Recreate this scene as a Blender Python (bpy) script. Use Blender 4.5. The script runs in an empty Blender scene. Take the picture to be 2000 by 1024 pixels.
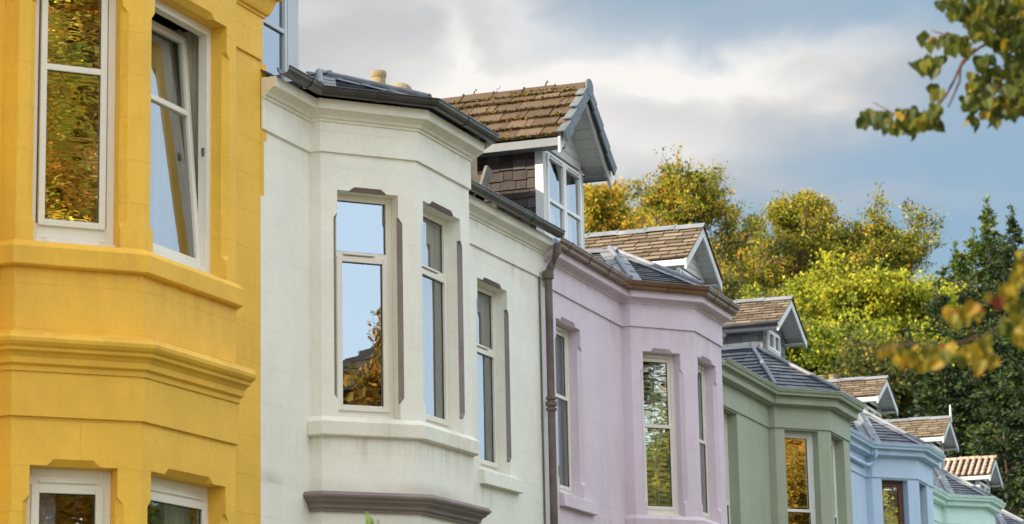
import bpy, math, random
import numpy as np
from math import radians as R, sin, cos, pi
from mathutils import Vector, Matrix
from mathutils.geometry import tessellate_polygon

random.seed(7)
rng = np.random.default_rng(7)
scene = bpy.context.scene
col = scene.collection

# ------------------------------------------------------------------ camera
PITCH, ROLL, YAW, FPX = R(11.548), R(-1.185), R(21.18), 4936.0
CAM = Vector((0, 0, 1.6))
fw = Vector((cos(YAW)*cos(PITCH), sin(YAW)*cos(PITCH), sin(PITCH)))
rt = Vector((sin(YAW), -cos(YAW), 0)); upv = rt.cross(fw)
rr = cos(ROLL)*rt + sin(ROLL)*upv; uu = -sin(ROLL)*rt + cos(ROLL)*upv
cd = bpy.data.cameras.new('camera'); cam = bpy.data.objects.new('camera', cd); col.objects.link(cam)
cam.matrix_world = Matrix(((rr.x, uu.x, -fw.x, CAM.x), (rr.y, uu.y, -fw.y, CAM.y), (rr.z, uu.z, -fw.z, CAM.z), (0, 0, 0, 1)))
cd.sensor_width = 36; cd.lens = FPX/2000*36; cd.clip_start = .1; cd.clip_end = 3000
cd.dof.use_dof = True; cd.dof.focus_distance = 25; cd.dof.aperture_fstop = 4.5
scene.camera = cam
def at(x, y, dist):
    """world point seen at photograph pixel x,y, dist metres away horizontally"""
    d = fw + (x-1000)/FPX*rr - (y-512)/FPX*uu
    return CAM + d*(dist/math.hypot(d.x, d.y))

# ------------------------------------------------------------------ light
scene.view_settings.view_transform = 'Standard'; scene.view_settings.look = 'None'
scene.view_settings.exposure = 0.80; scene.view_settings.gamma = 1
SUN = Vector((-.66, .62, .45)).normalized()
sl = bpy.data.lights.new('sun', 'SUN'); sl.energy = 5.0; sl.angle = R(.6); sl.color = (1, .83, .60)
so = bpy.data.objects.new('sun', sl); col.objects.link(so)
so.rotation_euler = SUN.to_track_quat('Z', 'Y').to_euler(); so.location = (0, 0, 60)

w = bpy.data.worlds.new('World'); scene.world = w; w.use_nodes = True
NT = w.node_tree; NT.nodes.clear()
class NG:
    """small helper to write node maths"""
    def __init__(s, nt): s.nt = nt
    def n(s, t, **k):
        nd = s.nt.nodes.new(t)
        for a, b in k.items(): setattr(nd, a, b)
        return nd
    def put(s, sock, v):
        if v is None: return
        if hasattr(v, 'is_linked') or isinstance(v, bpy.types.NodeSocket): s.nt.links.new(v, sock)
        else: sock.default_value = v
    def m(s, op, a, b=None, c=None, clamp=False):
        nd = s.n('ShaderNodeMath', operation=op, use_clamp=clamp)
        for i, v in enumerate((a, b, c)):
            if v is not None: s.put(nd.inputs[i], v)
        return nd.outputs[0]
    def mix(s, f, a, b, bl='MIX'):
        nd = s.n('ShaderNodeMix', data_type='RGBA', blend_type=bl)
        s.put(nd.inputs[0], f); s.put(nd.inputs[6], a); s.put(nd.inputs[7], b); return nd.outputs[2]
    def ramp(s, f, stops, interp='LINEAR'):
        nd = s.n('ShaderNodeValToRGB'); s.put(nd.inputs[0], f); cr = nd.color_ramp; cr.interpolation = interp
        while len(cr.elements) > 1: cr.elements.remove(cr.elements[-1])
        for i, (p, c) in enumerate(stops):
            e = cr.elements[0] if i == 0 else cr.elements.new(p)
            e.position = p; e.color = (*c, 1) if len(c) == 3 else c
        return nd.outputs[0]
    def noise(s, vec, sc, det=4, rough=.5, dist=0):
        nd = s.n('ShaderNodeTexNoise'); s.put(nd.inputs['Vector'], vec)
        nd.inputs['Scale'].default_value = sc; nd.inputs['Detail'].default_value = det
        nd.inputs['Roughness'].default_value = rough; nd.inputs['Distortion'].default_value = dist
        return nd.outputs[0]
    def mapr(s, v, a, b, c=0, d=1):
        nd = s.n('ShaderNodeMapRange', interpolation_type='SMOOTHSTEP'); s.put(nd.inputs[0], v)
        for i, q in enumerate((a, b, c, d)): nd.inputs[i+1].default_value = q
        return nd.outputs[0]
    def mapping(s, vec, scale=(1, 1, 1), rot=(0, 0, 0), loc=(0, 0, 0)):
        nd = s.n('ShaderNodeMapping'); s.put(nd.inputs[0], vec)
        nd.inputs[1].default_value = loc; nd.inputs[2].default_value = rot; nd.inputs[3].default_value = scale
        return nd.outputs[0]
def world():
    g = NG(NT)
    out = g.n('ShaderNodeOutputWorld'); bg = g.n('ShaderNodeBackground'); bg.inputs[1].default_value = .1
    NT.links.new(bg.outputs[0], out.inputs[0])
    sky = g.n('ShaderNodeTexSky', sky_type='NISHITA', sun_disc=False)
    sky.sun_elevation = math.asin(SUN.z); sky.sun_rotation = math.atan2(SUN.x, SUN.y)
    sky.air_density = 1.0; sky.dust_density = 1.2; sky.ozone_density = 1.5
    tc = g.n('ShaderNodeTexCoord').outputs['Generated']
    sep = g.n('ShaderNodeSeparateXYZ'); g.put(sep.inputs[0], tc)
    X, Y, Z = sep.outputs
    az = g.m('MULTIPLY', g.m('ARCTAN2', Y, X), 57.2958); el = g.m('MULTIPLY', g.m('ARCSINE', Z), 57.2958)
    cmb = g.n('ShaderNodeCombineXYZ'); g.put(cmb.inputs[0], az); g.put(cmb.inputs[1], el)
    v = cmb.outputs[0]
    # streaky wisps that run down to the right, softly warped
    st = g.mapping(v, (.10, .34, 1), (0, 0, R(-14)))
    n1 = g.noise(st, 1.0, 6, .5, .6)
    n2 = g.noise(g.mapping(v, (.35, .55, 1), (0, 0, R(20))), 1.0, 6, .52, .3)
    n3 = g.noise(g.mapping(v, (.16, .3, 1), (0, 0, R(10)), (3, 1, 0)), 1.0, 5, .5, .4)
    wx = g.m('MULTIPLY', g.m('SUBTRACT', n3, .5), 5.0); wy = g.m('MULTIPLY', g.m('SUBTRACT', n2, .5), 2.6)
    azw = g.m('ADD', az, wx); elw = g.m('ADD', el, wy)
    def bank(a0, e0, ra, re, rot):   # one soft cloud bank at azimuth a0, elevation e0 (degrees)
        dx = g.m('SUBTRACT', azw, a0); dy = g.m('SUBTRACT', elw, e0); c, s_ = cos(R(rot)), sin(R(rot))
        p = g.m('DIVIDE', g.m('ADD', g.m('MULTIPLY', dx, c), g.m('MULTIPLY', dy, s_)), ra)
        q = g.m('DIVIDE', g.m('SUBTRACT', g.m('MULTIPLY', dy, c), g.m('MULTIPLY', dx, s_)), re)
        return g.m('EXPONENT', g.m('MULTIPLY', g.m('ADD', g.m('MULTIPLY', p, p), g.m('MULTIPLY', q, q)), -1))
    def total(bs):
        t = None
        for b in bs:
            v_ = g.m('MULTIPLY', bank(*b[:5]), b[5]); t = v_ if t is None else g.m('ADD', t, v_)
        return t
    white = total([(22.3, 15.0, 3.0, 1.3, -8, 1.0), (19.0, 15.7, 3.2, .65, -6, .75), (16.2, 15.3, 2.6, .7, 4, .8),
                   (13.4, 16.1, 2.2, .55, -10, .7), (18.3, 14.2, 2.6, .6, 10, .5), (21.2, 13.4, 2.4, .7, 0, .45), (24.2, 14.2, 1.8, .6, 0, .5), (22.6, 16.2, 1.6, .35, 50, .6), (20.6, 17.0, 2.4, .5, 10, .6), (26, 17.4, 1.5, .5, 0, .3)])
    cover = total([(25.5, 16.6, 3.6, 2.6, 0, 1.1), (21.5, 14.6, 4.6, 2.0, -6, .9), (16.5, 14.9, 4.6, 1.2, 4, .7), (12.6, 15.8, 3.0, .9, -8, .6),
                   (21.5, 17.6, 3.5, 1.0, -10, .45), (17.5, 13.2, 4, .8, 6, .5), (12.5, 12.6, 3.5, .5, 8, .35), (14.5, 17.2, 3, .5, -5, .3)])
    inview = g.m('MULTIPLY', g.mapr(g.m('ABSOLUTE', g.m('SUBTRACT', az, 21)), 16, 30, 1, 0), g.mapr(el, 20, 30, 1, 0))
    gen = g.mapr(g.noise(tc, 2.2, 6, .55, .4), .36, .60)
    cov = g.m('ADD', g.m('MULTIPLY', g.m('MULTIPLY', cover, g.m('ADD', g.m('MULTIPLY', n1, 1.1), .55)), inview),
              g.m('MULTIPLY', g.m('MAXIMUM', g.m('MULTIPLY', gen, g.m('SUBTRACT', 1, g.m('MULTIPLY', g.mapr(X, .3, .85), g.mapr(Y, .1, -.2, 0, .7)))), .31), g.m('SUBTRACT', 1, inview)), clamp=True)
    cov = g.m('MAXIMUM', cov, g.m('MULTIPLY', n1, .25))
    br = g.m('MULTIPLY', white, g.m('ADD', n2, .55), clamp=True)
    br = g.m('ADD', g.m('MULTIPLY', br, inview), g.m('MULTIPLY', g.m('SUBTRACT', 1, inview), .55), clamp=True)
    blue = g.mix(.75, g.mix(1.0, sky.outputs[0], (.62, .72, .92, 1), 'MULTIPLY'), (1.75, 2.7, 3.35, 1))
    cl = g.mix(br, (3.2, 3.25, 3.35, 1), (5.5, 5.35, 5.15, 1))
    # boost of unseen sky, strongest towards the street, added to light the shaded fronts
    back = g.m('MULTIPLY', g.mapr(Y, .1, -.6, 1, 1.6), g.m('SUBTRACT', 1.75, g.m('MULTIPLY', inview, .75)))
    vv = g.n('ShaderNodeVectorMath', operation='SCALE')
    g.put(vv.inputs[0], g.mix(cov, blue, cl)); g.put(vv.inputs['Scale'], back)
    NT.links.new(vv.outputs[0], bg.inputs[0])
world()

# ------------------------------------------------------------------ tagging
def tag(o, label=None, cat=None, group=None, kind=None):
    if label: o['label'] = label
    if cat: o['category'] = cat
    if group: o['group'] = group
    if kind: o['kind'] = kind
    return o
def empty(name, loc=(0, 0, 0), rz=0, parent=None):
    o = bpy.data.objects.new(name, None); col.objects.link(o); o.location = loc; o.rotation_euler = (0, 0, rz)
    o.empty_display_size = .3
    if parent: o.parent = parent
    return o

# ------------------------------------------------------------------ materials
M = {}
def mat(name, base, rough=.7, bump=0, bscale=40, var=.12, vscale=3, metal=0, stain=None, stain_amt=0, spec=.3,
        joints=None, ledges=(), rnd=None, rnd_amt=0, emis=None, bdist=.01):
    """painted / mineral surface: base colour with blotches, optional stains, ashlar joints, per-piece variation"""
    m = bpy.data.materials.new(name); m.use_nodes = True; nt = m.node_tree; g = NG(nt)
    b = nt.nodes['Principled BSDF']; tc = g.n('ShaderNodeTexCoord').outputs['Object']
    n1 = g.noise(tc, vscale, 6, .6)
    f = g.mapr(n1, .3, .7)
    dark = tuple(c*(1-var) for c in base)+(1,); light = tuple(min(1, c*(1+var)) for c in base)+(1,)
    c = g.mix(f, dark, light)
    nf = g.noise(tc, vscale*14, 4, .6); c = g.mix(g.m('MULTIPLY', g.mapr(nf, .45, .75), .35), c, tuple(x*.86 for x in base)+(1,))
    if stain:
        ns = g.noise(g.mapping(tc, (1.3, 1.3, .45)), 1.6, 7, .65)
        c = g.mix(g.m('MULTIPLY', g.mapr(ns, .46, .74), stain_amt), c, (*stain, 1))
        nr = g.noise(g.mapping(tc, (14, 14, .8)), 1.0, 4, .6)
        c = g.mix(g.m('MULTIPLY', g.mapr(nr, .58, .8), stain_amt*.45), c, (*[x*.8 for x in stain], 1))
    for lz, ln, la in ledges:      # run-off grime below a ledge, growth above it
        sp = g.n('ShaderNodeSeparateXYZ'); g.put(sp.inputs[0], tc); z_ = sp.outputs[2]
        st_ = g.noise(g.mapping(tc, (9, 9, .35)), 1.0, 5, .65)
        dn = g.m('MULTIPLY', g.mapr(z_, lz-ln, lz, 0, 1), g.mapr(z_, lz, lz+.01, 1, 0))
        up_ = g.m('MULTIPLY', g.mapr(z_, lz, lz+.02, 0, 1), g.mapr(z_, lz+.04, lz+.16, 1, 0))
        f_ = g.m('MULTIPLY', g.m('ADD', g.m('MULTIPLY', dn, g.mapr(st_, .42, .68)), g.m('MULTIPLY', up_, .8 if la > .65 else 0)), g.m('MULTIPLY', g.mapr(g.noise(tc, 1.1, 3), .35, .65, .15, 1), la))
        c = g.mix(f_, c, (*(stain or base), 1))
        c = g.mix(g.m('MULTIPLY', f_, .35), c, (.12, .10, .07, 1))
    if rnd:
        at_ = g.n('ShaderNodeAttribute', attribute_name='rnd').outputs['Fac']
        c = g.mix(g.m('MULTIPLY', 1.0, rnd_amt), c, g.ramp(at_, rnd))
    hgt = g.noise(tc, bscale, 5, .65)
    if bump:
        big = g.noise(tc, bscale/7, 3, .5)
        hgt = g.m('ADD', g.m('MULTIPLY', hgt, .5), g.m('MULTIPLY', big, 1.2))
    if joints:
        uv = g.n('ShaderNodeUVMap').outputs[0]
        wob = g.n('ShaderNodeVectorMath', operation='ADD'); nn = g.n('ShaderNodeTexNoise'); g.put(nn.inputs['Vector'], uv); nn.inputs['Scale'].default_value = 5
        sc = g.n('ShaderNodeVectorMath', operation='SCALE'); g.put(sc.inputs[0], nn.outputs['Color']); sc.inputs['Scale'].default_value = .008
        g.put(wob.inputs[0], uv); g.put(wob.inputs[1], sc.outputs[0])
        bt = g.n('ShaderNodeTexBrick'); g.put(bt.inputs['Vector'], wob.outputs[0])
        bt.inputs['Color1'].default_value = bt.inputs['Color2'].default_value = (1, 1, 1, 1); bt.inputs['Mortar'].default_value = (0, 0, 0, 1)
        bt.inputs['Scale'].default_value = 1; bt.inputs['Mortar Size'].default_value = .0035; bt.inputs['Mortar Smooth'].default_value = .5
        bt.inputs['Brick Width'].default_value = joints[0]; bt.inputs['Row Height'].default_value = joints[1]
        gap = g.m('MULTIPLY', g.m('SUBTRACT', 1, bt.outputs[0]), g.mapr(g.noise(uv, 1.7, 3), .40, .60, .15, 1))
        hgt = g.m('SUBTRACT', hgt, g.m('MULTIPLY', gap, 1.2))
        c = g.mix(g.m('MULTIPLY', gap, .10), c, tuple(x*.45 for x in base)+(1,))
    g.put(b.inputs['Base Color'], c); b.inputs['Roughness'].default_value = rough; b.inputs['Metallic'].default_value = metal
    b.inputs['Specular IOR Level'].default_value = spec
    if bump:
        bn = g.n('ShaderNodeBump'); bn.inputs['Strength'].default_value = bump; bn.inputs['Distance'].default_value = bdist
        g.put(bn.inputs['Height'], hgt); nt.links.new(bn.outputs[0], b.inputs['Normal'])
    M[name] = m; return m
def glass(name, fac, tint=(.9, .95, 1), wave=0):
    m = bpy.data.materials.new(name); m.use_nodes = True; nt = m.node_tree; nt.nodes.clear(); g = NG(nt)
    out = g.n('ShaderNodeOutputMaterial'); mx = g.n('ShaderNodeMixShader')
    tr = g.n('ShaderNodeBsdfTransparent'); tr.inputs[0].default_value = (.82, .86, .85, 1)
    gl = g.n('ShaderNodeBsdfGlossy'); gl.inputs['Roughness'].default_value = .0; gl.inputs[0].default_value = (*tint, 1)
    lw = g.n('ShaderNodeLayerWeight'); lw.inputs[0].default_value = .35
    f = g.m('ADD', g.m('MULTIPLY', lw.outputs['Fresnel'], .8), fac, clamp=True)
    nt.links.new(f, mx.inputs[0]); nt.links.new(tr.outputs[0], mx.inputs[1]); nt.links.new(gl.outputs[0], mx.inputs[2]); nt.links.new(mx.outputs[0], out.inputs[0])
    tc = g.n('ShaderNodeTexCoord').outputs['Object']
    h = g.noise(g.mapping(tc, (.8, .8, 2.4 if wave else 1)), 2.5 if not wave else 3.2, 2, .5)
    bn = g.n('ShaderNodeBump'); bn.inputs['Strength'].default_value = 1; bn.inputs['Distance'].default_value = .0012+wave; g.put(bn.inputs['Height'], h)
    nt.links.new(bn.outputs[0], gl.inputs['Normal'])
    M[name] = m; return m
def leafmat(name, stops, trans=.4, rough=.55):
    m = bpy.data.materials.new(name); m.use_nodes = True; nt = m.node_tree; g = NG(nt)
    b = nt.nodes['Principled BSDF']; out = nt.nodes['Material Output']
    a = g.n('ShaderNodeAttribute', attribute_name='rnd').outputs['Fac']
    c = g.ramp(a, stops)
    tc = g.n('ShaderNodeTexCoord').outputs['Object']
    c = g.mix(g.m('MULTIPLY', g.mapr(g.noise(tc, 30, 2), .4, .7), .25), c, (.16, .10, .02, 1))
    g.put(b.inputs['Base Color'], c); b.inputs['Roughness'].default_value = rough; b.inputs['Specular IOR Level'].default_value = .25
    t = g.n('ShaderNodeBsdfTranslucent'); g.put(t.inputs[0], c); mx = g.n('ShaderNodeMixShader'); mx.inputs[0].default_value = trans
    nt.links.new(b.outputs[0], mx.inputs[1]); nt.links.new(t.outputs[0], mx.inputs[2]); nt.links.new(mx.outputs[0], out.inputs[0])
    M[name] = m; return m

J = (.95, .31)
WB = 1.0
mat('yellow_paint', (.88, .53, .07), .62, .55, 30, .07, 1.6, stain=(.66, .38, .07), stain_amt=.28, joints=J, ledges=((5.07, .4, .28), (4.36, .3, .3), (7.53, .35, .4)), bdist=.012)
mat('yellow_trim', (.87, .52, .065), .6, .45, 34, .07, 2.0, stain=(.55, .31, .06), stain_amt=.4, bdist=.010)
mat('yellow_soffit', (.66, .33, .035), .6, .45, 34, .12, 3.0, stain=(.42, .22, .05), stain_amt=.6, bdist=.010)
mat('white_paint', (.88, .88, .80), .62, .4, 30, .04, 1.6, stain=(.74, .71, .57), stain_amt=.24, joints=J, ledges=((4.47, .4, .35), (3.99, .05, .7), (7.21, .12, .6), (6.945, .3, .55), (4.51, .35, .5)))
mat('white_trim', (.86, .85, .755), .6, .35, 34, .05, 2.0, stain=(.60, .56, .38), stain_amt=.55, bdist=.008)
mat('brown_paint', (.26, .215, .215), .6, .4, 30, .12, 2.4, stain=(.40, .36, .28), stain_amt=.35)
mat('pink_paint', (.74, .635, .73), .62, .4, 30, .04, 1.6, stain=(.56, .45, .47), stain_amt=.4, joints=J, ledges=((6.88, .3, .5), (4.5, .3, .5), (7.155, .1, .5)))
mat('pink_trim', (.72, .61, .695), .6, .35, 34, .05, 2.0, stain=(.46, .37, .38), stain_amt=.5, bdist=.008)
mat('green_paint', (.375, .425, .32), .6, .35, 30, .05, 1.6, stain=(.22, .29, .18), stain_amt=.3, joints=J)
mat('green_trim', (.35, .40, .295), .55, .3, 34, .06, 2.0, stain=(.17, .22, .13), stain_amt=.4, bdist=.008)
mat('blue_paint', (.50, .65, .84), .6, .3, 30, .04, 1.6, stain=(.34, .48, .70), stain_amt=.3, joints=J)
mat('blue_trim', (.49, .65, .82), .55, .3, 34, .05, 2.0, stain=(.3, .42, .55), stain_amt=.3, bdist=.008)
mat('mint_paint', (.66, .87, .83), .6, .3, 30, .04, 1.6, stain=(.4, .62, .55), stain_amt=.3, joints=J)
mat('mint_trim', (.64, .86, .80), .55, .3, 34, .05, 2.0, stain=(.3, .5, .42), stain_amt=.3, bdist=.008)
mat('grey_paint', (.62, .62, .58), .6, .3, 30, .05, 1.6, joints=J)
mat('upvc_cream', (.80, .77, .68), .35, .06, 20, .03, 2, spec=.5)
mat('upvc_white', (.82, .83, .82), .35, .06, 20, .03, 2, spec=.5)
mat('brown_frame', (.16, .075, .05), .45, .1, 30, .1, 2)
mat('rubber', (.03, .03, .035), .5)
mat('board_white', (.64, .67, .67), .5, .25, 26, .05, 3, stain=(.5, .5, .45), stain_amt=.3)
mat('cast_iron', (.040, .036, .036), .32, .5, 60, .3, 3, stain=(.16, .14, .11), stain_amt=.5, spec=.6, bdist=.006)
mat('brown_gutter', (.17, .085, .045), .33, .3, 50, .25, 3, stain=(.28, .17, .10), stain_amt=.5, spec=.6, bdist=.006)
mat('pipe_brown', (.12, .10, .085), .45, .5, 60, .25, 4, stain=(.28, .24, .18), stain_amt=.6, bdist=.006)
mat('lead', (.20, .22, .25), .5, .35, 20, .22, 4, metal=.1, stain=(.30, .33, .36), stain_amt=.5)
mat('lead_dark', (.12, .13, .155), .42, .3, 20, .2, 4, metal=.2)
SL = [(0, (.012, .012, .015)), (.1, (.05, .056, .075)), (.35, (.075, .083, .108)), (.7, (.11, .12, .15)), (1, (.16, .17, .19))]
mat('slate_blue', (.09, .10, .13), .42, .6, 30, .2, 5, rnd=SL, rnd_amt=.75, bdist=.008, spec=.5)
SB = [(0, (.02, .015, .01)), (.1, (.10, .075, .055)), (.35, (.15, .115, .08)), (.65, (.21, .165, .115)), (.88, (.28, .225, .16)), (1, (.18, .17, .15))]
mat('slate_brown', (.19, .15, .10), .8, .8, 34, .25, 4, rnd=SB, rnd_amt=.85, stain=(.36, .29, .19), stain_amt=.25, bdist=.012)
ST = [(0, (.02, .012, .008)), (.1, (.09, .055, .032)), (.4, (.085, .055, .034)), (.75, (.115, .078, .048)), (1, (.155, .11, .075))]
mat('tile_brown', (.105, .07, .042), .85, .9, 60, .3, 6, rnd=ST, rnd_amt=.75, stain=(.34, .27, .17), stain_amt=.35, bdist=.012)
SD = [(0, (.01, .01, .01)), (.1, (.026, .021, .020)), (.4, (.048, .039, .037)), (.8, (.072, .060, .056)), (1, (.11, .10, .095))]
mat('slate_dark', (.045, .038, .036), .7, 1.0, 24, .3, 5, rnd=SD, rnd_amt=.75, bdist=.02)
SG = [(0, (.02, .02, .022)), (.1, (.10, .11, .12)), (.5, (.15, .165, .175)), (1, (.22, .235, .24))]
mat('slate_grey', (.15, .165, .17), .6, .6, 24, .2, 5, rnd=SG, rnd_amt=.7, bdist=.01)
mat('verge_grey', (.13, .155, .18), .55, .4, 40, .15, 5, stain=(.26, .28, .28), stain_amt=.4)
mat('pantile', (.50, .37, .28), .8, .7, 40, .2, 5, stain=(.30, .20, .15), stain_amt=.5)
mat('moss_and_shade', (.16, .12, .02), .95, .9, 120, .4, 12, rnd=[(0, (.03, .022, .010)), (.55, (.075, .05, .015)), (.8, (.20, .16, .02)), (1, (.38, .33, .04))], rnd_amt=.85)  # moss clumps; their dark browns also stand in for shade below tile courses
mat('clay', (.28, .225, .125), .85, .7, 40, .2, 6, stain=(.35, .28, .18), stain_amt=.5)
mat('clay_red', (.55, .20, .13), .85, .5, 40, .2, 6)
mat('chimney_stone', (.36, .29, .20), .9, 1.0, 14, .3, 4, stain=(.15, .12, .09), stain_amt=.6, bdist=.03)
mat('weathered_wood', (.15, .145, .13), .85, .8, 30, .25, 8, stain=(.10, .09, .07), stain_amt=.5)
mat('curtain_cream', (.66, .60, .46), .9, .2, 60, .06, 3)
mat('curtain_grey', (.62, .61, .55), .9, .2, 60, .06, 3)
mat('net_curtain', (.80, .84, .88), .9, .1, 60, .03, 3)
mat('blind_grey', (.44, .50, .48), .8, .1, 40, .04, 3)
mat('orange_blind', (.70, .36, .14), .8, .1, 40, .1, 3)
mat('shutter_white', (.80, .80, .68), .55, .1, 30, .05, 3)
mat('room_wall', (.34, .32, .28), .9)
mat('asphalt', (.055, .055, .055), .9, .6, 60, .2, 2)
mat('paving', (.34, .32, .29), .85, .5, 30, .15, 2)
mat('kerb_stone', (.38, .36, .33), .8, .4, 30, .1, 2)
mat('line_paint', (.75, .73, .65), .7)
mat('earth', (.06, .085, .03), .95, .8, 3, .4, .3)
mat('bark', (.13, .095, .06), .9, 1, 12, .3, 3, bdist=.03)
mat('twig', (.10, .05, .04), .8, .3, 30, .2, 5)
mat('panel_grey', (.50, .54, .57), .4, .1, 20, .04, 3)
mat('fascia_grey', (.20, .225, .25), .5, .3, 20, .08, 4, stain=(.34, .35, .35), stain_amt=.5)
mat('brick', (.48, .30, .20), .85, .5, 20, .15, 3, joints=(.24, .08))
glass('pane_clear', .10)
glass('pane_sky', .24, (.90, .94, .97))
glass('pane_mirror', .92, (1, 1, 1), wave=.0008); glass('pane_half', .38, (.95, 1, .95), wave=.0004)
glass('pane_wavy', .5, (.9, .95, .9), wave=.0006)
GOLD = [(0, (.035, .07, .016)), (.28, (.11, .17, .020)), (.52, (.34, .36, .030)), (.8, (.74, .54, .05)), (.94, (.68, .34, .05)), (1, (.55, .18, .04))]
leafmat('leaf_gold', GOLD, .42)
leafmat('leaf_rust', [(0, (.12, .12, .02)), (.3, (.34, .26, .03)), (.6, (.66, .38, .05)), (.85, (.74, .30, .07)), (1, (.62, .14, .05))], .42)
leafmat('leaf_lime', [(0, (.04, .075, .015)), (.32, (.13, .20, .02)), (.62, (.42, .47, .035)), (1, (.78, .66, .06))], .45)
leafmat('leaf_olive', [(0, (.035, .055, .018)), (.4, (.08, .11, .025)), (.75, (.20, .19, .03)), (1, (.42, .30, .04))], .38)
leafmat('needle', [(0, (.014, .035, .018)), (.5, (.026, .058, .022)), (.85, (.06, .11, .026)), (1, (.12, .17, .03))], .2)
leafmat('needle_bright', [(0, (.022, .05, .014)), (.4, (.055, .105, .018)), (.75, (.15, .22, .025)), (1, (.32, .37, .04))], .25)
leafmat('leaf_glow', [(0, (.10, .16, .02)), (.3, (.30, .36, .03)), (.6, (.70, .58, .05)), (.85, (.82, .46, .06)), (1, (.80, .28, .08))], .35)
leafmat('leaf_near', [(0, (.035, .06, .012)), (.35, (.08, .11, .018)), (.6, (.18, .19, .02)), (.82, (.40, .28, .02)), (1, (.30, .09, .03))], .45, .45)
leafmat('leaf_near_autumn', [(0, (.04, .07, .012)), (.35, (.12, .13, .012)), (.65, (.33, .23, .015)), (.88, (.30, .11, .02)), (1, (.15, .04, .02))], .4, .5)
leafmat('leaf_plant', [(0, (.12, .22, .06)), (1, (.3, .42, .12))], .4)

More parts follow.
